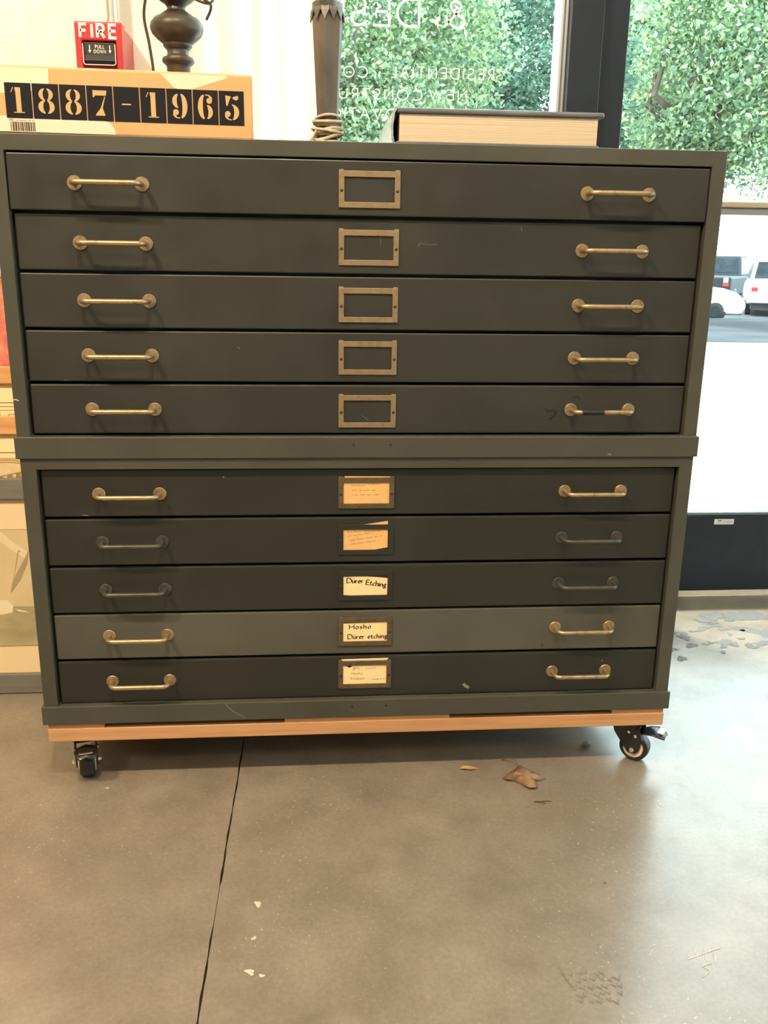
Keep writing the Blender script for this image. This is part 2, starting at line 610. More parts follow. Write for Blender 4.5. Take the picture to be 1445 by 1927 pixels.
GL = {   # glyph: (advance width, strokes), cap height 1
    'A': (.80, [[(0, 0), (.4, 1), (.8, 0)], [(.14, .35), (.66, .35)]]),
    'B': (.55, [[(0, 0), (0, 1)], [(0, 1)] + arc(.28, .76, .24, .24, 90, -90) + [(0, .52)], [(0, .52)] + arc(.3, .26, .27, .26, 90, -90) + [(0, 0)]]),
    'C': (.88, [arc(.5, .5, .5, .5, 48, 312)]),
    'D': (.82, [[(0, 0), (0, 1)], [(0, 1)] + arc(.32, .5, .5, .5, 90, -90) + [(0, 0)]]),
    'E': (.55, [[(.55, 1), (0, 1), (0, 0), (.55, 0)], [(0, .52), (.5, .52)]]),
    'F': (.52, [[(.52, 1), (0, 1), (0, 0)], [(0, .52), (.46, .52)]]),
    'G': (.98, [arc(.5, .5, .5, .5, 45, 350) + [(.98, .46), (.58, .46)]]),
    'H': (.72, [[(0, 0), (0, 1)], [(.72, 0), (.72, 1)], [(0, .52), (.72, .52)]]),
    'I': (.02, [[(.01, 0), (.01, 1)]]),
    'K': (.62, [[(0, 0), (0, 1)], [(.58, 1), (0, .42)], [(.18, .58), (.62, 0)]]),
    'L': (.48, [[(0, 1), (0, 0), (.48, 0)]]),
    'M': (.90, [[(0, 0), (.06, 1), (.45, .22), (.84, 1), (.90, 0)]]),
    'N': (.74, [[(0, 0), (0, 1), (.74, 0), (.74, 1)]]),
    'O': (1.0, [arc(.5, .5, .5, .5, 0, 360, 28)]),
    'P': (.52, [[(0, 0), (0, 1)] + arc(.27, .74, .25, .26, 90, -90) + [(0, .48)]]),
    'R': (.56, [[(0, 0), (0, 1)] + arc(.27, .74, .25, .26, 90, -90) + [(0, .48)], [(.24, .48), (.56, 0)]]),
    'S': (.56, [arc(.29, .745, .25, .255, 40, 270, 12) + arc(.28, .245, .28, .245, 90, -145, 14)[1:]]),
    'T': (.66, [[(.33, 0), (.33, 1)], [(0, 1), (.66, 1)]]),
    'U': (.70, [[(0, 1)] + arc(.35, .35, .35, .35, 180, 360) + [(.70, 1)]]),
    'V': (.80, [[(0, 1), (.4, 0), (.8, 1)]]),
    'W': (1.12, [[(0, 1), (.28, 0), (.56, .95), (.84, 0), (1.12, 1)]]),
    '&': (.80, [[(.80, .02), (.22, .66)] + arc(.36, .81, .19, .18, 205, -40, 12) + [(.40, .56), (.12, .40)] + arc(.28, .24, .26, .24, 150, 300, 8) + [(.60, .18), (.76, .46)]]),
    '.': (.10, [arc(.05, .5, .05, .05, 0, 360, 8)]),
    ' ': (.34, []),
    'a': (.42, [arc(.2, .27, .2, .27, 60, 330, 10), [(.38, .55), (.38, .08), (.44, 0)]]),
    'c': (.38, [arc(.22, .29, .2, .29, 55, 310, 10)]),
    'e': (.40, [[(.02, .30), (.38, .34)] + arc(.2, .32, .19, .27, 10, 180, 8) + arc(.22, .26, .21, .26, 170, 315, 8)]),
    'g': (.44, [arc(.2, .42, .17, .19, 0, 360, 14), [(.30, .58), (.46, .64)], [(.1, .26), (.06, .16), (.32, .06)] + arc(.2, -.14, .19, .15, 60, -250, 12)]),
    'h': (.42, [[(0, 1.02), (.02, 0)], [(.02, .36), (.16, .58), (.32, .54), (.38, .36), (.38, 0)]]),
    'i': (.06, [[(.0, .58), (.03, 0)], [(.02, .80), (.06, .86)]]),
    'k': (.38, [[(0, 1), (.02, 0)], [(.34, .58), (.02, .26), (.36, 0)]]),
    'n': (.42, [[(0, .58), (.02, 0)], [(.02, .36), (.16, .58), (.32, .54), (.38, .36), (.40, 0)]]),
    'o': (.44, [arc(.21, .29, .21, .29, 0, 360, 16)]),
    'r': (.32, [[(0, .58), (.03, 0)], [(.03, .36), (.16, .56), (.32, .56)]]),
    's': (.32, [[(.30, .50), (.16, .58), (.03, .48), (.08, .34), (.25, .24), (.28, .10), (.14, 0), (0, .08)]]),
    't': (.32, [[(.10, .80), (.10, .12), (.18, 0), (.32, .06)], [(-.02, .56), (.28, .58)]]),
    'u': (.44, [[(.02, .58), (.02, .16), (.12, 0), (.26, .04), (.38, .18)], [(.40, .58), (.42, 0)]]),
    'y': (.40, [[(0, .58), (.2, .05)], [(.38, .58), (.1, -.3)]]),
}
GL['ü'] = (.44, GL['u'][1] + [[(.03, .84), (.12, .94)], [(.29, .84), (.38, .94)]])


def text_strokes(txt, size, track=0.16, widths=None):
    """list of 2D polylines, and the total width"""
    x, out = 0.0, []
    for ch in txt:
        w, st = GL[ch]
        for s in st:
            out.append([((x + p[0]) * size, p[1] * size) for p in s])
        x += w + track
    return out, (x - track) * size


def ribbons(strokes, wd, nib=None):
    """flat 2D quads for the strokes; nib=(dx, dy) sweeps a broad pen"""
    vs, fs = [], []
    for s in strokes:
        if nib is None:
            n = len(s)
            L, Rr = [], []
            closed = n > 3 and (Vector(s[0]) - Vector(s[-1])).length < 1e-6
            for i in range(n):
                a = Vector(s[i - 1]) if i > 0 else (Vector(s[-2]) if closed else None)
                c = Vector(s[i + 1]) if i < n - 1 else (Vector(s[1]) if closed else None)
                p = Vector(s[i])
                d1 = (p - a).normalized() if a is not None else (c - p).normalized()
                d2 = (c - p).normalized() if c is not None else d1
                t = d1 + d2
                if t.length < 1e-4:
                    t = d1
                t.normalize()
                nn = Vector((-t.y, t.x))
                k = 1 / max(0.5, nn.dot(Vector((-d1.y, d1.x))))
                L.append(p + nn * wd * 0.5 * k)
                Rr.append(p - nn * wd * 0.5 * k)
            o = len(vs)
            vs += [(p.x, p.y) for p in L] + [(p.x, p.y) for p in Rr]
            for i in range(n - 1):
                fs.append((o + i, o + i + 1, o + n + i + 1, o + n + i))
        else:
            nb = Vector(nib)
            th = wd * 0.5
            for i in range(len(s) - 1):
                p, q = Vector(s[i]), Vector(s[i + 1])
                d = q - p
                if d.length < 1e-9:
                    continue
                side = Vector((-d.y, d.x)).normalized() * th
                if side.dot(nb) < 0:
                    side = -side
                ofs = nb * 0.5 + side
                o = len(vs)
                e = d.normalized() * th * 0.5
                vs += [tuple(p - ofs - e), tuple(p + ofs - e), tuple(q + ofs + e), tuple(q - ofs + e)]
                fs.append((o, o + 1, o + 2, o + 3))
    return vs, fs


def flat(vs, fs, fn):
    return MB().add([fn(p[0], p[1]) for p in vs], fs)


def scribble(x0, x1, z, h, n, seed):
    """an illegible line of handwriting: little connected humps with word gaps"""
    r = random.Random(seed)
    out, x = [], x0
    while x < x1:
        wl = r.uniform(0.10, 0.26) * (x1 - x0)
        s = []
        xe = min(x1, x + wl)
        k = max(4, int((xe - x) / (h * 0.35)))
        for i in range(k + 1):
            s.append((x + (xe - x) * i / k, z + h * (0.5 if i % 2 else 0.0) * r.uniform(0.5, 1.5)))
        out.append(s)
        x = xe + r.uniform(0.04, 0.09) * (x1 - x0)
    return out


# ------------------------------------------------------------------ room shell
WY = 0.62      # face of the plastered wall on the left
GY = 0.83      # plane of the shop-front glass and door


def struct(o):
    o['kind'] = 'structure'
    return o


floor = struct(box('floor', 'joint_dirt', None, -4, 4.2, -6.5, 0.86, -0.12, -0.007))


def slab_edge(y, side, seed):
    base = 0.3045 + 0.0175 * y
    w = 0.0013 + 0.0003 * math.sin(23 * y + seed) + 0.0004 * math.sin(61 * y + 2 * seed) + 0.0004 * math.sin(140 * y + 3 * seed)
    if -0.34 < y < -0.25:
        w *= 0.2
    return base + side * max(0.0004, w)


def slab(xl, xr, y0, y1, jl=False, jr=False, seed=1.0):
    ys = [y0 + (y1 - y0) * i / 160 for i in range(161)] if (jl or jr) else [y0, y1]
    left = [(slab_edge(y, 1, seed) if jl else xl, y) for y in ys]
    right = [(slab_edge(y, -1, seed + 4) if jr else xr, y) for y in ys]
    n = len(ys)
    vs = [(p[0], p[1], 0.0) for p in left] + [(p[0], p[1], 0.0) for p in right]
    vs += [(p[0], p[1], -0.0069) for p in left] + [(p[0], p[1], -0.0069) for p in right]
    fs = []
    for i in range(n - 1):
        fs.append((i, n + i, n + i + 1, i + 1))
        fs.append((2 * n + i, 2 * n + i + 1, i + 1, i))
        fs.append((n + i, 3 * n + i, 3 * n + i + 1, n + i + 1))
    fs.append((0, 2 * n, 3 * n, n))
    fs.append((n - 1, 2 * n - 1, 4 * n - 1, 3 * n - 1))
    return MB().add(vs, fs).build('slab', 'concrete', floor)


slab(-2.72, 0, -1.6, 0.80, jr=True, seed=1.3)
slab(0, 3.30, -1.6, 0.80, jl=True, seed=1.3)
slab(-4.0, -2.725, -1.6, 0.80)
slab(3.305, 4.2, -1.6, 0.80)
for xa, xb in ((-4.0, -2.725), (-2.72, 0.275), (0.28, 3.30), (3.305, 4.2)):
    slab(xa, xb, -6.5, -1.605)

struct(box('ceiling', 'ceiling_white', None, -4, 4.2, -6.5, 0.9, 3.0, 3.1))
struct(box('wall_left', 'wall_white', None, -4.1, -4.0, -6.5, 0.9, -0.007, 3.0))
struct(box('wall_rear', 'wall_white', None, -4.1, 4.3, -6.6, -6.5, -0.007, 3.0))
struct(box('wall_back', 'wall_white', None, -4.0, 0.215, WY, 0.9, -0.006, 3.0))
struct(box('trim_1', 'wall_white', None, 0.215, 4.2, GY - 0.05, 0.9, 2.72, 3.0))
# right-hand wall with an unseen window added to bring in cool daylight
wr = MB()
wr.box(4.2, 4.3, -6.5, -1.9, -0.007, 3.0).box(4.2, 4.3, 0.3, 0.9, -0.007, 3.0).box(4.2, 4.3, -1.9, 0.3, -0.007, 0.8).box(4.2, 4.3, -1.9, 0.3, 2.1, 3.0)
struct(wr.build('wall_right', 'wall_white'))
w3 = struct(MB().box(4.245, 4.255, -1.9, 0.3, 0.8, 2.1).build('added_side_window', 'glass'))
box('mullion', 'frame_dark', w3, 4.22, 4.28, -0.83, -0.77, 0.8, 2.1)

# shop-front window behind the cabinet
win = struct(MB().box(0.20, 0.986, GY, GY + 0.008, 0.10, 2.72).build('window_1', 'glass'))
box('sill', 'frame_dark', win, 0.20, 1.0, GY - 0.045, GY + 0.05, 0.0, 0.10, 0.002)
wf = MB().box(0.984, 1.0015, GY - 0.028, GY + 0.03, 0.10, 2.72)
wf.build('window_frame', 'frame_light', win, 0.0015)
box('gasket', 'frame_line', win, 0.9905, 0.9945, GY - 0.0295, GY - 0.0275, 0.10, 2.72)

post = struct(box('trim_2', 'frame_dark', None, 1.0017, 1.075, GY - 0.05, GY + 0.06, 0.0, 2.72, 0.002))

# mirrored lettering on the outside of the shop window, read from the street
def window_line(txt, x_right, x_left, z, size, wd, track):
    st, w = text_strokes(txt, 1.0, track)
    k = (x_right - x_left) / w
    kz = size
    st = [[(p[0] * k, p[1] * kz) for p in s] for s in st]
    vs, fs = ribbons(st, wd)
    flat(vs, fs, lambda a, b: (x_right - a, GY - 0.0006, z + b)).build('lettering', 'letter_white', win)


window_line('& DESIGN', 0.778, 0.375, 1.333, 0.053, 0.0048, 0.30)
window_line('RESIDENTIAL', 0.8465, 0.617, 1.231, 0.0215, 0.0022, 0.45)
window_line('. COMMERCIAL', 0.593, 0.322, 1.2285, 0.0215, 0.0022, 0.42)
window_line('NEW', 0.787, 0.704, 1.1875, 0.0205, 0.0022, 0.42)
window_line('CONSTRUCTION', 0.687, 0.372, 1.185, 0.0205, 0.0022, 0.44)
window_line('RENOVATION', 0.703, 0.455, 1.144, 0.0215, 0.0022, 0.40)

# glass door
door = struct(empty('door_1', (1.08, GY, 0.013)))
MB().box(1.13, 1.99, GY - 0.004, GY + 0.004, 0.215, 2.3).build('pane', 'glass', door)
box('stile', 'frame_dark', door, 1.079, 1.14, GY - 0.022, GY + 0.022, 0.014, 2.36, 0.002)
box('stile', 'frame_dark', door, 1.98, 2.05, GY - 0.022, GY + 0.022, 0.014, 2.36, 0.002)
rail = box('bottom_rail', 'frame_dark', door, 1.1402, 1.9798, GY - 0.022, GY + 0.022, 0.014, 0.222, 0.002)
box('top_rail', 'frame_dark', door, 1.1402, 1.9798, GY - 0.022, GY + 0.022, 2.28, 2.36, 0.002)
box('glazing_bead', 'frame_light', door, 1.1402, 1.9798, GY - 0.016, GY - 0.0045, 0.2222, 0.227, 0.001)
bar = box('push_bar', 'push_bar', door, 1.12, 1.99, GY - 0.075, GY - 0.048, 0.968, 0.9815, 0.003)
box('bar_channel', 'push_bar_grey', door, 1.12, 1.99, GY - 0.068, GY - 0.030, 0.952, 0.9675, 0.002)
box('bar_mount', 'push_bar_grey', door, 1.115, 1.15, GY - 0.055, GY - 0.021, 0.945, 0.99, 0.002)
box('bar_mount', 'push_bar_grey', door, 1.96, 1.995, GY - 0.055, GY - 0.021, 0.945, 0.99, 0.002)
stk = box('sticker', 'sticker', rail, 1.470, 1.522, GY - 0.0226, GY - 0.0221, 0.195, 0.209)
sm = MB()
sm.box(1.478, 1.490, GY - 0.0230, GY - 0.0227, 0.2035, 0.2065)
for i in range(3):
    sm.box(1.499, 1.519, GY - 0.0230, GY - 0.0227, 0.1985 + 0.003 * i, 0.1993 + 0.003 * i)
sm.box(1.4955, 1.4965, GY - 0.0230, GY - 0.0227, 0.196, 0.208).box(1.475, 1.4935, GY - 0.0230, GY - 0.0227, 0.1975, 0.1985)
sm.build('print', 'sticker_ink', rail)
struct(MB().add([(1.0017, 0.80, 0), (1.0017, 0.81, 0.013), (1.0017, 0.87, 0.013), (1.0017, 0.88, 0), (2.06, 0.80, 0), (2.06, 0.81, 0.013), (2.06, 0.87, 0.013), (2.06, 0.88, 0)],
                [(0, 1, 5, 4), (1, 2, 6, 5), (2, 3, 7, 6), (0, 3, 2, 1), (4, 5, 6, 7), (0, 4, 7, 3)]).build('trim_3', 'threshold_metal'))
box('trim_4', 'frame_dark', None, 2.052, 2.13, GY - 0.05, GY + 0.06, 0.0, 2.72, 0.002)['kind'] = 'structure'
box('trim_5', 'frame_dark', None, 1.0755, 2.0515, GY - 0.04, GY + 0.05, 2.365, 2.42, 0.002)['kind'] = 'structure'
struct(MB().box(1.0755, 2.0515, GY, GY + 0.008, 2.42, 2.72).build('window_4', 'glass'))
w2 = struct(MB().box(2.13, 4.2, GY, GY + 0.008, 0.10, 2.72).build('window_2', 'glass'))
box('sill', 'frame_dark', w2, 2.13, 4.19, GY - 0.045, GY + 0.05, 0.0, 0.10, 0.002)

# ------------------------------------------------------------------ outside
struct(box('added_sun_block', 'ceiling_white', None, -4.5, 5.5, 0.92, 1.85, 2.95, 3.1))  # unseen slab added to limit how far direct sun reaches inside


def ground_z(y):
    if y < 13:
        return -0.03 - 0.007 * (y - 0.9)
    if y < 24:
        t = (y - 13) / 11
        return -0.115 - 0.835 * t * t * (3 - 2 * t)
    return -0.95


def strip(name, mat, ys, x0, x1):
    vs, fs = [], []
    for y in ys:
        vs += [(x0, y, ground_z(y)), (x1, y, ground_z(y)), (x0, y, ground_z(y) - 0.3), (x1, y, ground_z(y) - 0.3)]
    n = len(ys)
    for i in range(n - 1):
        a, b = 4 * i, 4 * i + 4
        fs += [(a, a + 1, b + 1, b), (a + 2, b + 2, b + 3, a + 3), (a, b, b + 2, a + 2), (a + 1, a + 3, b + 3, b + 1)]
    fs += [(0, 2, 3, 1), (4 * n - 4, 4 * n - 3, 4 * n - 1, 4 * n - 2)]
    return struct(MB().add(vs, fs).build(name, mat))


strip('pavement', 'pavement', [0.895, 4, 8.99], -40, 60)
strip('parking_lot', 'asphalt_and_shade', [9.0, 11.0] + [13.0 + i for i in range(0, 11)] + [24.001, 120], -80, 120)  # its near strip is dark in place of tree shadows on the pavement


def tree(loc, crown, n, size, mat, label, seed, trunk_r=0.18):
    r = np.random.default_rng(seed)
    root = empty('tree', loc, label, 'tree', 'trees beyond the shop front')
    L = Vector(loc)
    cx, cy, cz, rx, ry, rz = crown
    # clumps on the crown, leaves around each clump
    k = 90
    d = r.normal(size=(k, 3))
    d /= np.linalg.norm(d, axis=1)[:, None]
    rad = r.uniform(0.35, 1.0, size=(k, 1)) ** 0.6
    cl = d * rad * np.array([rx, ry, rz]) + np.array([cx, cy, cz])
    cs = r.uniform(0.28, 0.6, size=k) * min(rx, rz) * 0.62
    idx = r.integers(0, k, n)
    q = r.normal(size=(n, 3))
    q /= np.linalg.norm(q, axis=1)[:, None]
    q *= (r.uniform(0.2, 1.0, size=(n, 1)) ** 0.5) * cs[idx][:, None]
    p = cl[idx] + q
    a = r.normal(size=(n, 3))
    a /= np.linalg.norm(a, axis=1)[:, None]
    b = np.cross(a, r.normal(size=(n, 3)))
    b /= np.linalg.norm(b, axis=1)[:, None]
    s = size * r.uniform(0.6, 1.3, size=(n, 1))
    c = np.cross(a, b) * s * 0.18
    v = np.stack([p - a * s, p - b * s * 0.55 + c, p + a * s, p + b * s * 0.55 + c], axis=1).reshape(-1, 3)
    me = bpy.data.meshes.new('foliage')
    me.vertices.add(4 * n)
    me.vertices.foreach_set('co', v.astype(np.float32).ravel())
    me.loops.add(6 * n)
    me.polygons.add(2 * n)
    base = (np.arange(n) * 4)[:, None]
    li = (base + np.array([0, 1, 2, 0, 2, 3])[None, :]).ravel()
    me.loops.foreach_set('vertex_index', li.astype(np.int32))
    me.polygons.foreach_set('loop_start', (np.arange(2 * n) * 3).astype(np.int32))
    me.update(calc_edges=True)
    me.materials.append(MATS[mat])
    o = bpy.data.objects.new('foliage', me)
    COL.objects.link(o)
    o.parent = root
    o['kind'] = 'stuff'
    tb = MB()
    top = cz - rz * 0.3
    tb.tube([(L.x, L.y, L.z), (L.x + 0.05, L.y, L.z + 0.4 * (top + 0)), (L.x + cx * 0.6, L.y + cy, L.z + top)], [trunk_r * 1.25, trunk_r, trunk_r * 0.35], 10)
    tb.build('trunk', 'bark', root, smooth=True)
    bb = MB()
    for j in range(7):
        an = 2 * PI * j / 7 + seed
        zz = cz - rz * 0.55 + 0.1 * j
        bb.tube([(L.x, L.y, L.z + zz), (L.x + math.cos(an) * rx * 0.35, L.y + math.sin(an) * ry * 0.35, L.z + zz + 0.4),
                 (L.x + cx + math.cos(an) * rx * 0.75, L.y + cy + math.sin(an) * ry * 0.75, L.z + zz + 1.2)], [trunk_r * 0.45, trunk_r * 0.3, trunk_r * 0.1], 6)
    bb.build('branches', 'bark', root, smooth=True)
    return root


gz = ground_z
tree((1.0, 13.3, gz(13.3)), (0, 0, 3.9, 2.2, 1.1, 2.2), 38000, 0.048, 'leaves_green', 'leafy green tree seen behind the tapered hexagonal lamp', 3)
tree((4.8, 17.4, gz(17.4)), (0, 0, 4.5, 2.4, 1.1, 2.5), 38000, 0.056, 'leaves_blue', 'bluish green tree seen behind the closed book and dark mullion', 5)
tree((6.3, 13.3, gz(13.3)), (0.85, 0, 3.9, 1.9, 1.1, 2.1), 36000, 0.048, 'leaves_green', 'light green tree framed by the glass door', 8)
tree((11.2, 17.4, gz(17.4)), (0, 0, 4.8, 2.3, 1.1, 2.4), 34000, 0.058, 'leaves_blue', 'bluish green tree at right edge of glass door', 9)
tree((2.9, 22.2, gz(22.2)), (0, 0, 5.4, 2.5, 1.3, 3.2), 26000, 0.085, 'leaves_blue', 'darker tree filling gaps behind the window lettering', 12)
tree((9.5, 22.2, gz(22.2)), (0, 0, 5.9, 2.5, 1.3, 2.9), 26000, 0.085, 'leaves_green', 'farther tree above the parked cars behind door trees', 14)
tree((-3.4, 17.4, gz(17.4)), (0, 0, 4.3, 2.2, 1.1, 2.6), 9000, 0.09, 'leaves_green', 'green tree half hidden behind the white curtain', 15)


def vehicle(name, loc, heading, label, cat, body, cab, width, wheels, wr_, paintm, kind):
    """body: side outline (length axis +y = nose, z up); cab: greenhouse outline"""
    root = empty(name, loc, label, cat)
    root.rotation_euler = (0, 0, heading)
    hw = width / 2

    def loc_build(mb, nm, mt, bev=0.0, sm_=False):
        return mb.build(nm, mt, root, bev, 3, sm_, local=True)
    m = MB().prism(body, lambda p, q, d: (d, p, q), -hw, hw)
    loc_build(m, 'body', paintm, 0.09)
    ci = MB()
    n = len(cab)
    zb = min(q for _, q in cab)
    zt = max(q for _, q in cab)

    def cabx(q):
        return hw * (0.97 - 0.16 * (q - zb) / (zt - zb))
    vs = [(-cabx(q), p, q) for p, q in cab] + [(cabx(q), p, q) for p, q in cab]
    ci.add(vs, [tuple(range(n)), tuple(range(2 * n - 1, n - 1, -1))] + [(i, i + n, (i + 1) % n + n, (i + 1) % n) for i in range(n)])
    loc_build(ci, 'cabin', paintm, 0.05)
    # rear and side windows standing slightly proud
    (p0, q0), (p1, q1) = cab[0], cab[1]
    a, b = 0.16, 0.86
    wv = []
    for t in (a, b):
        p, q = p0 + (p1 - p0) * t, q0 + (q1 - q0) * t
        x = cabx(q) * 0.88
        wv += [(-x, p - 0.012, q + 0.004), (x, p - 0.012, q + 0.004)]
    mw = MB().add(wv + [(v[0], v[1] + 0.03, v[2]) for v in wv], [(0, 1, 3, 2), (4, 6, 7, 5), (0, 4, 5, 1), (2, 3, 7, 6), (0, 2, 6, 4), (1, 5, 7, 3)])
    loc_build(mw, 'rear_window', 'car_glass')
    ym = sum(p for p, _ in cab) / n
    for sgn in (-1, 1):
        pts = [(ym + (p - ym) * 0.86, zb + (zt - zb) * (0.12 + 0.76 * (q - zb) / (zt - zb))) for p, q in cab]
        vs = [(sgn * (cabx(q) + 0.008), p, q) for p, q in pts] + [(sgn * (cabx(q) - 0.03), p, q) for p, q in pts]
        ms = MB().add(vs, [tuple(range(n)), tuple(range(2 * n - 1, n - 1, -1))] + [(i, i + n, (i + 1) % n + n, (i + 1) % n) for i in range(n)])
        loc_build(ms, 'side_window', 'car_glass')
    for sgn in (-1, 1):
        for wy in wheels:
            wm = MB().lathe([(wr_ * 0.6, -0.11), (wr_, -0.09), (wr_, 0.09), (wr_ * 0.6, 0.11)], (sgn * (hw - 0.10), wy, wr_), 24, 'X')
            loc_build(wm, 'wheel', 'rubber', 0, True)
            hm = MB().lathe([(wr_ * 0.58, sgn * 0.10), (wr_ * 0.5, sgn * 0.125), (0.03, sgn * 0.115)], (sgn * (hw - 0.10), wy, wr_), 20, 'X')
            loc_build(hm, 'hubcap', 'car_grey', 0, True)
    y0 = min(p for p, _ in body)
    tz = kind['tail_z']
    for sgn in (-1, 1):
        loc_build(MB().box(sgn * (hw - 0.20) - 0.10, sgn * (hw - 0.20) + 0.11, y0 - 0.02, y0 + 0.10, tz - 0.16, tz - 0.02), 'tail_light', 'car_red', 0.02)
        loc_build(MB().box(sgn * (hw - 0.20) - 0.08, sgn * (hw - 0.20) + 0.09, y0 - 0.03, y0, tz - 0.01, tz + 0.17), 'reverse_light', 'car_white', 0.01)
    loc_build(MB().box(-0.16, 0.16, y0 - 0.025, y0 + 0.02, kind['plate_z'], kind['plate_z'] + 0.16), 'licence_plate', 'plate')
    loc_build(MB().box(-hw * 0.96, hw * 0.96, y0 - 0.09, y0 + 0.12, kind['bump_z'], kind['bump_z'] + 0.2), 'bumper', kind['bump_m'], 0.04)
    loc_build(MB().box(-hw * 0.85, hw * 0.85, y0 + 0.05, -y0 - 0.1, 0.22, kind['bump_z'] + 0.05), 'underbody', 'car_black')
    return root


vehicle('pickup_truck', (17.3, 35.7, -0.95), R(-36), 'dark grey pickup truck parked beyond the glass door', 'truck',
        [(-2.7, 0.50), (-2.72, 1.16), (0.3, 1.18), (2.0, 1.12), (2.6, 1.0), (2.75, 0.55), (2.2, 0.42), (-2.3, 0.42)],
        [(-0.75, 1.15), (-0.45, 1.93), (0.75, 1.95), (1.55, 1.15)], 1.95, (-1.7, 1.75), 0.40, 'car_grey',
        dict(tail_z=0.95, plate_z=0.60, bump_z=0.45, bump_m='car_black'))
vehicle('suv', (16.75, 30.1, -0.95), R(-24), 'white sport utility vehicle parked at right, rear window facing shop', 'car',
        [(-2.35, 0.50), (-2.38, 0.85), (-2.32, 1.10), (0.8, 1.12), (1.9, 1.02), (2.3, 0.85), (2.35, 0.5), (1.9, 0.36), (-1.9, 0.36)],
        [(-2.28, 1.08), (-1.90, 1.84), (0.2, 1.88), (1.15, 1.08)], 1.86, (-1.4, 1.42), 0.35, 'car_white',
        dict(tail_z=0.95, plate_z=0.82, bump_z=0.42, bump_m='car_white'))
vehicle('sedan', (11.15, 26.0, -0.95), R(-100), 'white car with rounded nose parked nearest the shop', 'car',
        [(-2.2, 0.5), (-2.25, 0.85), (-1.6, 1.0), (0.9, 1.02), (1.55, 0.98), (1.95, 0.86), (2.18, 0.66), (2.25, 0.44), (2.12, 0.24), (-2.0, 0.24)],
        [(-1.75, 0.97), (-1.0, 1.40), (0.0, 1.42), (0.85, 0.95)], 1.78, (-1.35, 1.36), 0.32, 'car_white',
        dict(tail_z=0.78, plate_z=0.68, bump_z=0.36, bump_m='car_white'))

# ------------------------------------------------------------------ the two stacked flat files
TOPS_U = [0.9800, 0.9015, 0.8215, 0.7415, 0.6640, 0.5870]
TOPS_L = [0.5350, 0.4570, 0.3785, 0.2995, 0.2200, 0.1440]
HZ = [0.942, 0.863, 0.784, 0.706, 0.627, 0.497, 0.420, 0.342, 0.264, 0.185]
LZ = [0.966, 0.887, 0.806, 0.729, 0.649, 0.521, 0.445, 0.368, 0.288, 0.212]
DEPTH = 0.60


def handle(parent, x0, x1, y, z, mat):
    m = MB()
    out = 0.0255
    rb = 0.0105
    path = [(x0, y, z)]
    path += [(x0, y - 0.008, z)]
    for i in range(7):
        a = R(90 * i / 6)
        path.append((x0 + rb * (1 - math.cos(a)), y - (out - rb) - rb * math.sin(a), z))
    for i in range(7):
        a = R(90 - 90 * i / 6)
        path.append((x1 - rb * (1 - math.cos(a)), y - (out - rb) - rb * math.sin(a), z))
    path += [(x1, y - 0.008, z), (x1, y, z)]
    m.tube(path, 0.0037, 10)
    for x in (x0, x1):
        m.lathe([(0.0100, y + 0.0005), (0.0100, y - 0.0014), (0.0094, y - 0.0021), (0.0040, y - 0.0023)], (x, 0, z), 20, 'Y')
    return m.build('handle', mat, parent, smooth=True)


def label_holder(parent, x0, x1, y, z1, mat):
    z0 = z1 - 0.0495
    ix0, ix1, iz0, iz1 = x0 + 0.0078, x1 - 0.0078, z0 + 0.0078, z1 - 0.0082
    a, b = y - 0.0022, y - 0.0004
    m = MB()
    vs = []
    for d in (a, b):
        vs += [(x0, d, z0), (x1, d, z0), (x1, d, z1), (x0, d, z1), (ix0, d, iz0), (ix1, d, iz0), (ix1, d, iz1), (ix0, d, iz1)]
    fs = []
    for i in range(4):
        j = (i + 1) % 4
        fs += [(i, j, 4 + j, 4 + i), (8 + j, 8 + i, 12 + i, 12 + j), (i, 8 + i, 8 + j, j), (4 + i, 4 + j, 12 + j, 12 + i)]
    m.add(vs, fs)
    # small turned-up ears at the top corners
    m.box(x0 + 0.0004, x0 + 0.007, a + 0.0002, y, z1 - 0.0002, z1 + 0.0016).box(x1 - 0.007, x1 - 0.0004, a + 0.0002, y, z1 - 0.0002, z1 + 0.0016)
    o = m.build('label_holder', mat, parent, 0.0004, 2)
    for x in (x0 + 0.0039, x1 - 0.0039):
        MB().lathe([(0.0023, a + 0.0004), (0.0023, a - 0.0004), (0.0012, a - 0.0010)], (x, 0, (z0 + z1) / 2 - 0.0015), 12, 'Y').build('screw', 'screw' if mat != 'paint_drawer_low' else 'paint_drawer_low', parent, smooth=True)
    return (ix0, ix1, iz0, iz1)


def streak(parent, mat, pts, wd, y):
    vs, fs = ribbons([pts], wd)
    return flat(vs, fs, lambda a, b: (a, y, b)).build('scratch', mat, parent)


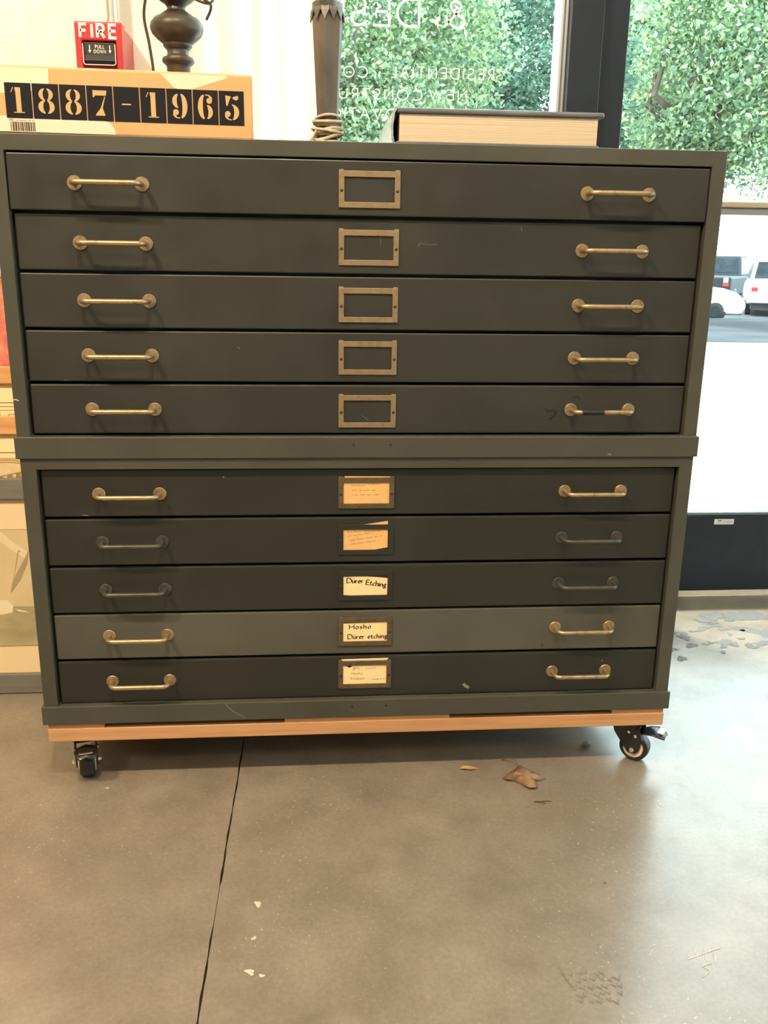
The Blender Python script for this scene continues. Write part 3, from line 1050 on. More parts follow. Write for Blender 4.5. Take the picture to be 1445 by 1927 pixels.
def flat_file(loc_z, z_top, z_bot, band, ol, orr, op_top, op_bot, tops, i0, xl, xr, label):
    root = empty('flat_file_cabinet', ((xl + xr) / 2, DEPTH / 2, loc_z), label, 'cabinet', 'stacked flat file cabinets')
    body = MB().open_box(xl, xr, 0.0, DEPTH, z_bot, z_top, ol, orr, op_bot, op_top, 0.045)
    body.build('carcass', 'paint_frame', root, 0.0012, 2)
    bz1, bz0 = band
    bx = MB()
    # the base band wraps the front and both sides
    t = 0.0036
    bx.add([(xl - t, -t, bz0), (xr + t, -t, bz0), (xr + t, DEPTH, bz0), (xl - t, DEPTH, bz0), (xl - t, -t, bz1), (xr + t, -t, bz1), (xr + t, DEPTH, bz1), (xl - t, DEPTH, bz1)],
           [(0, 3, 2, 1), (4, 5, 6, 7), (0, 1, 5, 4), (1, 2, 6, 5), (2, 3, 7, 6), (3, 0, 4, 7)])
    bo = bx.build('base_band', 'paint_frame', root, 0.0014, 2)
    for px in (0.497, 0.553):
        MB().lathe([(0.0019, -t - 0.0003), (0.0019, -t - 0.0001)], (px, 0, (bz0 + bz1) / 2 + 0.004), 10, 'Y').build('screw_hole', 'gap_dark', root)
    out = []
    for k in range(5):
        i = i0 + k
        y = 0.0015 if i == 0 else 0.0085 + random.uniform(-0.0008, 0.0008)
        zt, zb = tops[k], tops[k + 1] + 0.0042
        if k == 4:
            zb = tops[k + 1] + 0.0035
        mt = 'paint_drawer' if i < 5 else ('drawer_front_pale' if i == 8 else 'paint_drawer_low')
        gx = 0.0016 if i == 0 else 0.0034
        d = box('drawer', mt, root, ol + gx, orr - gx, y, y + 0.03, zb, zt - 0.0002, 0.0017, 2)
        dark = i in (6, 7)
        hm = 'paint_hardware' if dark else 'brass_handle'
        handle(d, 0.1105, 0.2015, y, HZ[i], hm)
        handle(d, 0.8325, 0.9235, y, HZ[i], hm)
        lm = 'paint_drawer_low' if dark else ('brass_frame' if i < 5 else 'brass_dark')
        win_ = label_holder(d, 0.4742, 0.5612, y, LZ[i], lm)
        out.append((d, y, win_))
    return root, out


upper, UD = flat_file(0.554, 1.004, 0.554, (0.5872, 0.5540), 0.0198, 1.0136, 0.9822, 0.5866, TOPS_U, 0, 0.0, 1.035,
                      'dark olive steel flat file, upper of two, with empty label frames')
lower, LD = flat_file(0.1146, 0.5538, 0.1146, (0.1465, 0.1147), 0.0235, 1.0128, 0.5370, 0.1445, TOPS_L, 5, 0.0012, 1.0342,
                      'dark olive steel flat file, lower of two, with paper cards in label frames')

# paper cards and their writing
def card(drawer, y, pts, mat):
    m = MB().prism(pts, lambda a, b, d: (a, d, b), y - 0.0006, y - 0.0001)
    return m.build('label_card', mat, drawer)


def write(drawer, y, strokes, wd, mat, nib=None):
    vs, fs = ribbons(strokes, wd, nib)
    flat(vs, fs, lambda a, b: (a, y - 0.0008, b)).build('handwriting', mat, drawer)


def place(strokes, x, z, ang=0.0):
    c, s = math.cos(R(ang)), math.sin(R(ang))
    return [[(x + p[0] * c - p[1] * s, z + p[0] * s + p[1] * c) for p in st] for st in strokes]


# first card: tan, three pencilled lines
d, y, (a0, a1, b0, b1) = LD[0]
card(d, y, [(a0 - .003, b0 - .003), (a1 + .003, b0 - .003), (a1 + .003, b1 + .0095), (a0 + .002, b1 + .0102)], 'card_tan')
write(d, y, scribble(a0 + .012, a0 + .033, b1 - .0052, .0032, 1, 3) + scribble(a0 + .038, a0 + .055, b1 - .0030, .0028, 1, 4), .0005, 'pencil')
write(d, y, scribble(a0 + .013, a0 + .052, b1 - .0130, .0026, 1, 5), .0004, 'pencil')
write(d, y, scribble(a0 + .013, a0 + .056, b1 - .0205, .0026, 1, 6), .0004, 'pencil')
# second: tan, tilted, a corner sticking out above
d, y, (a0, a1, b0, b1) = LD[1]
card(d, y, [(a0 - .002, b0 - .003), (a0 + .045, b0 - .0008), (a1 - .0012, b0 + .0035), (a1 - .0012, b1 + .0135), (a0 + .036, b1 + .0085), (a0 - .002, b1 + .004)], 'card_tan')
write(d, y, place(scribble(.006, .028, 0, .0034, 1, 7) + scribble(.032, .060, 0.0, .0022, 1, 17), a0, b1 - .0050, 2), .0006, 'pencil')
write(d, y, place(scribble(.008, .046, 0, .0028, 1, 8), a0, b1 - .0120, 7), .0004, 'pencil')
write(d, y, place(scribble(.010, .062, 0, .0028, 1, 9), a0, b1 - .0200, 8), .0004, 'pencil')
write(d, y, place(scribble(.013, .052, 0, .0026, 1, 10), a0, b1 - .0265, 8), .0004, 'pencil')
# third: cream, bold pen
d, y, (a0, a1, b0, b1) = LD[2]
card(d, y, [(a0 + .0002, b0 + .0010), (a0 + .012, b0 + .0002), (a1 - .001, b0 + .0004), (a1 - .0003, b1 - .0048), (a0 + .036, b1 - .0010), (a0 + .0002, b1 - .0014)], 'card_cream')
st, w = text_strokes('Dürer', .0080, .16)
k = .0262 / w
write(d, y, place([[(p[0] * k, p[1]) for p in q_] for q_ in st], a0 + .0056, b1 - .0118, -2), .0005, 'ink_black', (.0012, .0007))
st, w = text_strokes('Etching', .0082, .14)
k = .0325 / w
write(d, y, place([[(p[0] * k, p[1]) for p in q_] for q_ in st], a0 + .0362, b1 - .0150, -9), .0005, 'ink_black', (.0012, .0007))
# fourth: cream, two bold lines
d, y, (a0, a1, b0, b1) = LD[3]
card(d, y, [(a0 - .002, b0 - .003), (a1 + .002, b0 - .003), (a1 + .002, b1 - .0006), (a0 - .002, b1 - .0022)], 'card_cream')
st, w = text_strokes('Hosho', .0076, .24)
k = .0350 / w
write(d, y, place([[(p[0] * k, p[1]) for p in q_] for q_ in st], a0 + .0102, b1 - .0122, 1), .0005, 'ink_black', (.0010, .0007))
st, w = text_strokes('Dürer etching', .0078, .20)
k = (a1 - a0 - .0075) / w
st = [[(p[0] * k, p[1]) for p in q_] for q_ in st]
write(d, y, place(st, a0 + .0078, b0 + .0042, 0.3), .0005, 'ink_black', (.0010, .0007))
# fifth: cream, pencilled, punched hole at its top edge
d, y, (a0, a1, b0, b1) = LD[4]
card(d, y, [(a0 - .003, b0 - .003), (a1 + .003, b0 - .003), (a1 + .003, b1 + .0118), (a0 - .003, b1 + .0108)], 'card_cream')
MB().lathe([(.0042, y - .0010), (.0042, y - .0007)], (a0 + .0105, 0, b1 + .0004), 16, 'Y').build('punched_hole', 'gap_dark', d)
st, w = text_strokes('BFK', .0048, .25)
write(d, y, place(st + [[(p[0] + .021, p[1]) for p in s] for s in scribble(0, .018, 0, .0038, 1, 21)], a0 + .0165, b1 - .0085, 3), .0005, 'pencil')
st, w = text_strokes('Hosho', .0050, .28)
write(d, y, place(st, a0 + .0145, b1 - .0175, 1), .00055, 'pencil')
st, w = text_strokes('Kitakata', .0050, .22)
write(d, y, place(st, a0 + .0130, b1 - .0262, 1) + place(scribble(.034, .056, 0, .0022, 1, 22), a0 + .0130, b1 - .0275, 1), .0005, 'pencil')

# scratches and wear
d, y, _ = UD[4]
MB().tube([(0.8395, y - 0.0250, HZ[4]), (0.846, y - 0.0255, HZ[4]), (0.866, y - 0.0255, HZ[4]), (0.8775, y - 0.0255, HZ[4])], [0.0036, 0.0041, 0.0042, 0.0038], 10).build('paint_smear', 'smear_black', d, smooth=True)
d, y, _ = UD[1]
streak(d, 'scratch_grey', [(0.5905, .8695), (0.5905, .8655)], .0010, y - .0003)
streak(d, 'scratch_grey', [(0.5905, .8695), (0.5950, .8692), (0.604, .8680), (0.617, .8690)], .0006, y - .0003)
streak(d, 'scratch_grey', [(0.5345, .878), (0.5347, .866)], .0005, y - .0003)
streak(d, 'scratch_grey', [(0.739, .895), (0.741, .889)], .0007, y - .0003)
d, y, _ = UD[3]
streak(d, 'scratch_grey', [(0.325, .7195), (0.329, .7170)], .0009, y - .0003)
streak(d, 'scratch_grey', [(0.0735, .6695), (0.077, .6695)], .0009, y - .0003)
d, y, _ = UD[4]
streak(d, 'smear_black', [(0.792, .628), (0.797, .624), (0.803, .626), (0.811, .623), (0.806, .616), (0.799, .612)], .0028, y - .0003)
streak(d, 'smear_black', [(0.834, .644), (0.842, .648), (0.846, .643)], .0022, y - .0003)
streak(d, 'scratch_grey', [(0.510, .618), (0.520, .610)], .0006, y - .0003)
d, y, _ = LD[0]
streak(d, 'scratch', [(0.298, .523), (0.2995, .522)], .0013, y - .0003)
streak(d, 'scratch_grey', [(0.0835, .4635), (0.093, .4632)], .0012, y - .0003)
d, y, _ = LD[3]
streak(d, 'smear_black', [(0.8130, .236), (0.8135, .230)], .0016, y - .0003)
d, y, _ = LD[4]
streak(d, 'scratch_grey', [(0.683, .1655), (0.687, .161), (0.693, .158)], .0050, y - .0003)
streak(d, 'scratch', [(0.9165, .2025), (0.918, .2015)], .0014, y - .0003)
streak(upper, 'scratch', [(0.0012, .6420), (0.0045, .6425), (0.0085, .6405)], .0016, -0.0003)
streak(lower, 'scratch_grey', [(0.290, .1455), (0.300, .133), (0.322, .1185)], .0014, -0.0040)
streak(upper, 'scratch_grey', [(0.893, .5600), (0.899, .5585)], .0025, -0.0040)

# ------------------------------------------------------------------ rolling platform
plat = empty('rolling_platform', (0.5175, 0.3, 0.0), 'low rolling platform of pine boards on black casters under cabinets', 'dolly')
box('board', 'pine', plat, 0.0036, 1.0318, 0.0, 0.095, 0.0822, 0.1052, 0.0012)
box('board', 'pine', plat, 0.0036, 1.0318, 0.50, 0.595, 0.0822, 0.1052, 0.0012)
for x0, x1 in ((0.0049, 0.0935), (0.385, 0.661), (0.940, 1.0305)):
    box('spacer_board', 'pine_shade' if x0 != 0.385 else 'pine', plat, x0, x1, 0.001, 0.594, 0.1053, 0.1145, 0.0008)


def caster(x, y, ang, brake=True):
    """local frame: axle along x, trail along -y"""
    c = MB()
    c.box(-0.025, 0.025, -0.025, 0.025, 0.0785, 0.0820)
    c.lathe([(0.024, 0.0785), (0.026, 0.074), (0.026, 0.068), (0.018, 0.064)], (0, 0, 0), 24)
    ty = -0.014   # trail of the axle
    for s in (-1, 1):
        pts = [(0.026, 0.072), (0.020, 0.052), (ty + 0.014, 0.026), (ty + 0.008, 0.0185), (ty - 0.006, 0.0185), (ty - 0.012, 0.026), (ty - 0.016, 0.046), (-0.026, 0.058), (-0.024, 0.072)]
        c.prism(pts, lambda p, q, d: (d, p, q), s * 0.0155, s * 0.0180)
    c.box(-0.018, 0.018, -0.024, 0.026, 0.066, 0.0705)
    root = c.build('caster', 'caster_black', plat, 0.0008, 2, False, True)
    root.location = (x - 0.5175, y - 0.3, 0)
    root.rotation_euler = (0, 0, ang)

    def sub(mb, nm, mt, bev=0.0, smooth=True):
        return mb.build(nm, mt, root, bev, 2, smooth, True)
    rw = 0.0262
    sub(MB().lathe([(0.016, -0.0105), (rw - 0.005, -0.0125), (rw - 0.001, -0.009), (rw, 0), (rw - 0.001, 0.009), (rw - 0.005, 0.0125), (0.016, 0.0105)], (0, ty, rw), 36, 'X'), 'wheel', 'rubber')
    for s in (-1, 1):
        sub(MB().lathe([(0.0180, s * 0.0112), (0.0172, s * 0.0136), (0.0105, s * 0.0140), (0.0100, s * 0.0118)], (0, ty, rw), 28, 'X'), 'hub', 'hub_cream')
        sub(MB().lathe([(0.0048, s * 0.0180), (0.0048, s * 0.0215), (0.0030, s * 0.0235)], (0, ty, rw), 6, 'X'), 'axle_bolt', 'bolt_bright', 0, False)
    if brake:
        for s in (-1, 1):
            sub(MB().lathe([(0.0030, s * 0.0180), (0.0030, s * 0.0195), (0.0015, s * 0.0203)], (0, ty - 0.004, 0.053), 12, 'X'), 'rivet', 'bolt_bright')
            sub(MB().lathe([(0.0026, s * 0.0180), (0.0026, s * 0.0192), (0.0014, s * 0.0199)], (0, ty + 0.008, 0.058), 12, 'X'), 'rivet', 'bolt_bright')
        pd = MB()
        sec = [(-0.022, 0.062), (-0.034, 0.0665), (-0.048, 0.0690), (-0.060, 0.0665), (-0.066, 0.0625)]
        vs, fs = [], []
        for i, (p, q) in enumerate(sec):
            hw = (0.012, 0.0165, 0.019, 0.017, 0.010)[i]
            vs += [(-hw, p, q - 0.0045), (0, p, q), (hw, p, q - 0.0045), (hw, p, q - 0.007), (0, p, q - 0.0025), (-hw, p, q - 0.007)]
        for i in range(len(sec) - 1):
            a, b = 6 * i, 6 * i + 6
            for j in range(6):
                j2 = (j + 1) % 6
                fs.append((a + j, a + j2, b + j2, b + j))
        fs += [tuple(range(5, -1, -1)), tuple(24 + j for j in range(6))]
        pd.add(vs, fs)
        sub(pd, 'brake_pedal', 'caster_black', 0.0006)
        sub(MB().box(-0.011, 0.011, -0.0625, -0.052, 0.0645, 0.0675), 'pedal_edge', 'caster_steel', 0.0008, False)
    return root


# heading: the trail direction (-y local) after turning by ang
caster(0.049, 0.048, R(14))
caster(0.988, 0.040, R(53))
caster(0.052, 0.55, R(60), False)
caster(0.985, 0.55, R(-40), False)

# ------------------------------------------------------------------ things on top of the cabinet
TZ = 1.0042
# stencilled book box
bx = empty('book_box', (0.176, 0.14, TZ), 'long tan and cream box with black stencilled date squares along its side', 'box')
FX0, FX1, FYB, BZ1 = -0.004, 0.3565, 0.010, 1.0895
box('case', 'box_tan', bx, FX0, FX1, FYB, 0.285, TZ, BZ1, 0.0035, 3)
fy = FYB - 0.0003


def patch(pts, mat, yy=fy, nm='printed_patch'):
    return MB().add([(p[0], yy, p[1]) for p in pts], [tuple(range(len(pts)))]).build(nm, mat, bx)


patch([(FX0 + .002, 1.0865), (0.086, 1.0865), (0.085, 1.066), (0.050, 1.054), (FX0 + .002, 1.054)], 'box_cream')
patch([(0.232, 1.0865), (0.250, 1.0690), (0.262, 1.0655), (0.276, 1.0680), (0.322, 1.0830), (0.322, 1.0865)], 'box_cream')
patch([(FX0 + .002, 1.0065), (0.169, 1.0065), (0.1685, 1.0120), (0.164, 1.0200), (0.157, 1.0235), (FX0 + .002, 1.0265)], 'box_cream')
T0, TP, TW, TZ0, TZ1 = 0.0275, 0.03535, 0.0340, 1.0235, 1.0675


def cres(cx, cy, rx, ry, ix, iy, a0, a1, n=16, dx=0.0):
    o = arc(cx, cy, rx, ry, a0, a1, n)
    i = arc(cx + dx, cy, ix, iy, a0, a1, n)
    vs = o + i
    return vs, [(k, k + 1, n + 2 + k, n + 1 + k) for k in range(n)]


def poly(*pts):
    return list(pts), [tuple(range(len(pts)))]


def disc(cx, cy, r):
    return arc(cx, cy, r, r, 0, 360, 18)[:-1], [tuple(range(18))]


DIG = {
    '1': [poly((.22, .04), (.42, .04), (.42, 1), (.20, 1), (.20, .86), (.22, .86)), poly((.10, 0), (.54, 0), (.54, .035), (.10, .035)), poly((.02, .80), (.05, .80), (.15, 1.0), (.11, 1.0))],
    '8': [cres(.30, .76, .26, .24, .09, .205, 97, 263), cres(.36, .76, .26, .24, .09, .205, -83, 83), cres(.30, .27, .30, .27, .10, .225, 97, 263), cres(.36, .27, .30, .27, .10, .225, -83, 83)],
    '7': [poly((.04, 1), (.62, 1), (.58, .80), (.14, .80), (.08, .72), (.04, .72)), poly((.52, .76), (.55, .76), (.42, .30), (.50, .06), (.52, 0), (.12, 0), (.14, .06), (.34, .30))],
    '-': [poly((.12, .46), (.50, .46), (.50, .51), (.12, .51))],
    '9': [cres(.36, .50, .29, .50, .08, .45, -80, 82, 20), cres(.28, .70, .26, .29, .07, .25, 98, 262), cres(.26, .22, .24, .22, .13, .18, 190, 290), disc(.16, .25, .12)],
    '6': [cres(.28, .50, .29, .50, .08, .45, 100, 262, 20), cres(.36, .30, .26, .29, .07, .25, -82, 82), cres(.38, .78, .24, .22, .13, .18, 10, 110), disc(.48, .75, .12)],
    '5': [poly((.06, 1.0), (.30, .96), (.14, .56), (.09, .60)), poly((.36, .90), (.44, .96), (.60, .99), (.62, .86), (.52, .80), (.42, .84)), cres(.34, .32, .30, .32, .09, .28, -82, 92, 20), cres(.26, .22, .24, .22, .13, .18, 190, 285), disc(.15, .25, .12)],
}
for i, ch in enumerate('1887-1965'):
    x0 = T0 + TP * i
    patch([(x0, TZ0), (x0 + TW, TZ0), (x0 + TW, TZ1), (x0, TZ1)], 'box_black', FYB - .0006, 'number_square')
    m = MB()
    sx, sz = TW * 0.94, (TZ1 - TZ0) * 0.72
    for vs, fs in DIG[ch]:
        m.add([(x0 + TW * 0.20 + p[0] * sx, FYB - .0009, TZ0 + (TZ1 - TZ0) * 0.15 + p[1] * sz) for p in vs], fs)
    m.build('numeral', 'box_tan', bx)
bc = MB()
rr = random.Random(4)
xx = 0.0315
while xx < 0.0635:
    w_ = rr.choice([.0004, .0006, .0010, .0014])
    bc.add([(xx, FYB - .0006, 1.0075), (xx + w_, FYB - .0006, 1.0075), (xx + w_, FYB - .0006, 1.0190), (xx, FYB - .0006, 1.0190)], [(0, 1, 2, 3)])
    xx += w_ + rr.choice([.0004, .0007, .0011])
bc.build('barcode', 'box_black', bx)
st, w = text_strokes('ISBN', .0022, .3)
vs, fs = ribbons(st + [[(p[0] + .009, p[1]) for p in s] for s in scribble(0, .026, 0, .0022, 1, 31)], .0003)
flat(vs, fs, lambda a, b: (0.030 + a, FYB - .0006, 1.0203 + b)).build('print', 'box_black', bx)

bx.location.x -= 0.0085
bx.location.y += 0.005
bx.rotation_euler = (0, 0, R(3.3))

# closed book, spine to the left
bk = empty('book', (0.70, 0.15, TZ), 'thick hardback book with dark jacket lying flat near the right side', 'book')
BY0, BY1 = 0.014, 0.255
box('page_block', 'pages', bk, 0.5600, 0.8455, BY0 + 0.004, BY1 - 0.004, TZ + 0.0038, TZ + 0.0402, 0.0006)
box('back_cover', 'jacket', bk, 0.5555, 0.8480, BY0, BY1, TZ, TZ + 0.0036, 0.0010)
box('front_cover', 'jacket', bk, 0.5560, 0.8535, BY0, BY1, TZ + 0.0405, TZ + 0.0480, 0.0030, 3)
sp = MB()
prof = [(0.5590, TZ + 0.0480), (0.5535, TZ + 0.0470), (0.5498, TZ + 0.0400), (0.5478, TZ + 0.0250), (0.5478, TZ + 0.0110), (0.5500, TZ + 0.0008), (0.5555, TZ)]
inn = [(p[0] + 0.0032, min(max(p[1], TZ + 0.002), TZ + 0.046)) for p in prof]
n = len(prof)
vs = []
for yy in (BY0, BY1):
    vs += [(p[0], yy, p[1]) for p in prof] + [(p[0], yy, p[1]) for p in inn]
fs = []
for i in range(n - 1):
    fs += [(i, i + 1, 2 * n + i + 1, 2 * n + i), (n + i, 3 * n + i, 3 * n + i + 1, n + i + 1), (i, n + i, n + i + 1, i + 1), (2 * n + i, 2 * n + i + 1, 3 * n + i + 1, 3 * n + i)]
fs += [(0, 2 * n, 3 * n, n), (n - 1, 2 * n - 1, 4 * n - 1, 3 * n - 1)]
sp.add(vs, fs).build('spine', 'jacket_light', bk, smooth=True)

# dark turned lamp behind the box
l1 = empty('turned_lamp', (0.2135, 0.36, TZ), 'dark turned baluster lamp standing behind the stencilled box', 'lamp')
LX, LY = 0.2135, 0.36
# heights are for this depth
prof = [(.060, 0), (.062, .012), (.055, .022), (.038, .032), (.028, .05), (.023, .09), (.0195, .13), (.0195, .150), (.0215, .153), (.0262, .157), (.0270, .1605), (.0255, .1640), (.0195, .1665),
        (.0175, .170), (.0180, .176), (.0235, .181), (.0245, .1835), (.0240, .1855), (.0330, .192), (.0415, .2005), (.0446, .2085), (.0432, .2165), (.0370, .2240), (.0275, .2285), (.0250, .2310),
        (.0225, .2325), (.0155, .237), (.0147, .241), (.0185, .246), (.026, .2505), (.031, .2545), (.0325, .259), (.029, .266), (.022, .274), (.018, .29), (.016, .34), (.015, .40), (.012, .41)]
MB().lathe([(r, TZ + h) for r, h in prof], (LX, LY, 0), 40).build('turned_post', 'lamp_bronze', l1, smooth=True)
MB().lathe([(0.013, TZ + 0.408), (0.017, TZ + 0.413), (0.017, TZ + 0.448), (0.012, TZ + 0.453)], (LX, LY, 0), 24).build('socket', 'lamp_collar', l1, smooth=True)


def spline(pts, n=8):
    P = [Vector(p) for p in pts]
    out = []
    for i in range(len(P) - 1):
        p0, p1, p2, p3 = P[max(i - 1, 0)], P[i], P[i + 1], P[min(i + 2, len(P) - 1)]
        for k in range(n):
            t = k / n
            out.append(0.5 * ((2 * p1) + (-p0 + p2) * t + (2 * p0 - 5 * p1 + 4 * p2 - p3) * t * t + (-p0 + 3 * p1 - 3 * p2 + p3) * t ** 3))
    out.append(P[-1])
    return out


c1 = MB().tube(spline([(0.236, 0.315, 1.300), (0.205, 0.305, 1.275), (0.178, 0.315, 1.262), (0.166, 0.322, 1.225), (0.172, 0.325, 1.180), (0.176, 0.328, 1.130), (0.170, 0.33, 1.06), (0.165, 0.335, TZ + 0.0026)]), 0.0024, 8)
c1.build('cord', 'cord_brown', l1, smooth=True)
c2 = MB().tube(spline([(0.190, 0.300, 1.300), (0.218, 0.297, 1.266), (0.250, 0.298, 1.246), (0.274, 0.300, 1.240), (0.280, 0.315, 1.256), (0.266, 0.320, 1.286), (0.240, 0.312, 1.296), (0.236, 0.300, 1.272), (0.262, 0.296, 1.248), (0.277, 0.300, 1.236), (0.268, 0.310, 1.218)]), 0.0022, 8)
c2.build('cord_loop', 'cord_brown', l1, smooth=True)

# hexagonal tapered lamp with wound twine
HX, HY = 0.4613, 0.12
l2 = empty('tapered_lamp', (HX, HY, TZ), 'tapered six-sided grey wooden lamp post wound with twine at its foot', 'lamp')
MB().lathe([(0.0165, TZ), (0.0175, TZ + 0.006), (0.0172, TZ + 0.012), (0.0165, TZ + 0.030), (0.0238, TZ + 0.178), (0.0225, TZ + 0.184)], (HX, HY, 0), 6, 'Z', R(20)).build('hexagonal_post', 'lamp_grey_wood', l2, 0.0008)
pt = MB()
np_ = 12
for k in range(np_):
    a0 = 2 * PI * k / np_ + R(20)
    vs = []
    for (da, rr_, zz) in ((-0.26, 0.0205, 0.1965), (0.26, 0.0205, 0.1965), (0.24, 0.0246, 0.1865), (0.0, 0.0256, 0.1735), (-0.24, 0.0246, 0.1865)):
        vs.append((HX + rr_ * math.cos(a0 + da), HY + rr_ * math.sin(a0 + da), TZ + zz))
    vi = [((p[0] - HX) * 0.94 + HX, (p[1] - HY) * 0.94 + HY, p[2] + 0.0006) for p in vs]
    pt.add(vs + vi, [(0, 1, 2, 3, 4), (9, 8, 7, 6, 5)] + [(i, 5 + i, 5 + (i + 1) % 5, (i + 1) % 5) for i in range(5)])
pt.build('petal_collar', 'lamp_collar', l2)
MB().lathe([(0.0195, TZ + 0.184), (0.0220, TZ + 0.192), (0.0225, TZ + 0.1985), (0.0190, TZ + 0.2015), (0.0150, TZ + 0.206), (0.0125, TZ + 0.215), (0.0120, TZ + 0.230), (0.0170, TZ + 0.236), (0.0180, TZ + 0.242), (0.0130, TZ + 0.25), (0.012, TZ + 0.32), (0.010, TZ + 0.325)], (HX, HY, 0), 28).build('neck', 'lamp_collar', l2, smooth=True)
tw = MB()
r9 = random.Random(9)
for k in range(13):
    zc = TZ + 0.010 + 0.0030 * k * 0.9
    tilt = r9.uniform(-0.35, 0.35)
    ph = r9.uniform(0, 6.28)
    rad = 0.0215 + 0.0035 * math.sin(k * 1.3) - 0.00025 * k
    pts = []
    for j in range(29):
        an = 2 * PI * j / 28
        pts.append((HX + rad * math.cos(an), HY + rad * math.sin(an), max(TZ + 0.0022, zc + tilt * rad * math.cos(an - ph))))
    tw.tube(pts, 0.0021, 6, False)
tw.tube(spline([(HX - 0.017, HY - 0.016, TZ + 0.026), (HX - 0.024, HY - 0.02, TZ + 0.014), (HX - 0.036, HY - 0.024, TZ + 0.003), (HX - 0.05, HY - 0.02, TZ + 0.002)]), 0.0016, 6)
tw.build('twine', 'twine', l2, smooth=True)

# ------------------------------------------------------------------ fire alarm on the wall, with its conduit
al = empty('fire_alarm', (0.055, WY, 1.19), 'red wall-mounted fire alarm pull station with white lettering', 'fire alarm')
AY = 0.50
AX0, AX1, AZ0, AZ1 = 0.0125, 0.0968, 1.128, 1.2505
box('back_box', 'alarm_red', al, AX0 + 0.0015, AX1 - 0.001, AY + 0.032, WY - 0.0005, AZ0, AZ1 - 0.003, 0.003, 3)
MB().open_box(AX0, AX1, AY, AY + 0.0315, AZ0, AZ1, 0.0245, 0.0850, 1.138, 1.2190, AY + 0.010).build('cover', 'alarm_red', al, 0.0022, 3)
h = MB().prism([(AY + 0.009, 1.2175), (AY + 0.003, 1.2165), (AY + 0.003, 1.1960), (AY - 0.003, 1.1860), (AY + 0.001, 1.1800), (AY + 0.009, 1.1790)], lambda p, q, d: (d, p, q), 0.0270, 0.0828)
hd = h.build('pull_handle', 'alarm_black', al, 0.0008)
u = MB()
ux0, ux1, uz0, uz1 = 0.0262, 0.0835, 1.1785, 1.2130
ust = [[(ux0, uz1), (ux0, uz0 + 0.004)] + [(ux0 + 0.004 - 0.004 * math.cos(R(a)), uz0 + 0.004 - 0.004 * math.sin(R(a))) for a in (30, 60, 90)] +
       [(ux1 - 0.004 + 0.004 * math.sin(R(a)), uz0 + 0.004 - 0.004 * math.cos(R(a))) for a in (0, 30, 60, 90)] + [(ux1, uz1)]]
vs, fs = ribbons(ust, 0.0013)
flat(vs, fs, lambda a, b: (a, AY - 0.0033, b)).build('outline', 'alarm_white', al)


def sign_text(txt, x0, x1, z, size, wd, yy, track):
    st, w = text_strokes(txt, 1.0, track)
    k = (x1 - x0) / w
    vs, fs = ribbons([[(x0 + p[0] * k, z + p[1] * size) for p in s] for s in st], wd)
    return flat(vs, fs, lambda a, b: (a, yy, b)).build('lettering', 'alarm_white', al)


sign_text('FIRE', 0.0225, 0.0870, 1.2242, 0.0215, 0.0046, AY - 0.0003, 0.42)
sign_text('PULL', 0.0470, 0.0632, 1.2068, 0.0054, 0.0008, AY + 0.0026, 0.40)
sign_text('DOWN', 0.0445, 0.0655, 1.1990, 0.0054, 0.0008, AY + 0.0026, 0.40)
for x in (0.0370, 0.0730):
    MB().add([(x - .0008, AY + .0026, 1.2120), (x + .0008, AY + .0026, 1.2120), (x + .0008, AY + .0026, 1.2035), (x + .0026, AY + .0026, 1.2035), (x, AY + .0026, 1.1990), (x - .0026, AY + .0026, 1.2035), (x - .0008, AY + .0026, 1.2035)],
             [tuple(range(7))]).build('arrow', 'alarm_white', al)
cd = empty('conduit', (0.066, WY - 0.03, 1.25), 'thin steel conduit pipe rising from the fire alarm', 'pipe')
MB().tube([(0.0655, WY - 0.035, 1.2480), (0.0655, WY - 0.035, 2.99)], 0.0105, 20).build('pipe', 'conduit_steel', cd, smooth=True)
MB().lathe([(0.0135, 1.2475), (0.0150, 1.2490), (0.0150, 1.2560), (0.0125, 1.2570), (0.0125, 1.2720), (0.0112, 1.2730)], (0.0655, WY - 0.035, 0), 24).build('connector', 'conduit_steel', cd, smooth=True)
MB().tube([(0.0655, WY - 0.035, 1.2645), (0.0440, WY - 0.040, 1.2645)], 0.0030, 10).build('set_screw', 'conduit_steel', cd, smooth=True)

# sheer white curtain beside the window
cu = MB()
N = 150
vs, fs = [], []
for i in range(N + 1):
    t = i / N
    x = 0.222 + 0.258 * t
    yb = 0.735 + 0.022 * math.sin(2 * PI * 4.2 * t + 0.6) + 0.010 * math.sin(2 * PI * 9.1 * t + 1.0)
    for (z, k) in ((0.12, 1.15), (0.9, 1.05), (1.4, 0.95), (2.66, 0.75)):
        vs.append((x + 0.010 * math.sin(7 * z + 12 * t), 0.735 + (yb - 0.735) * k, z))
for i in range(N):
    for j in range(3):
        a = 4 * i + j
        fs.append((a, a + 4, a + 5, a + 1))
cur = cu.add(vs, fs).build('curtain', 'curtain_sheer', None, smooth=True)
md = cur.modifiers.new('thickness', 'SOLIDIFY')
md.thickness = 0.0012
tag(cur, 'sheer white curtain hanging at the left of the window', 'curtain')
rod = MB().tube([(0.216, 0.735, 2.67), (0.50, 0.735, 2.67)], 0.008, 14).build('curtain_rod', 'frame_light', None, smooth=True)
tag(rod, 'short metal rod carrying the sheer white curtain', 'curtain rod')

# ------------------------------------------------------------------ framed pictures leaning at the left
LEAN = R(7.0)


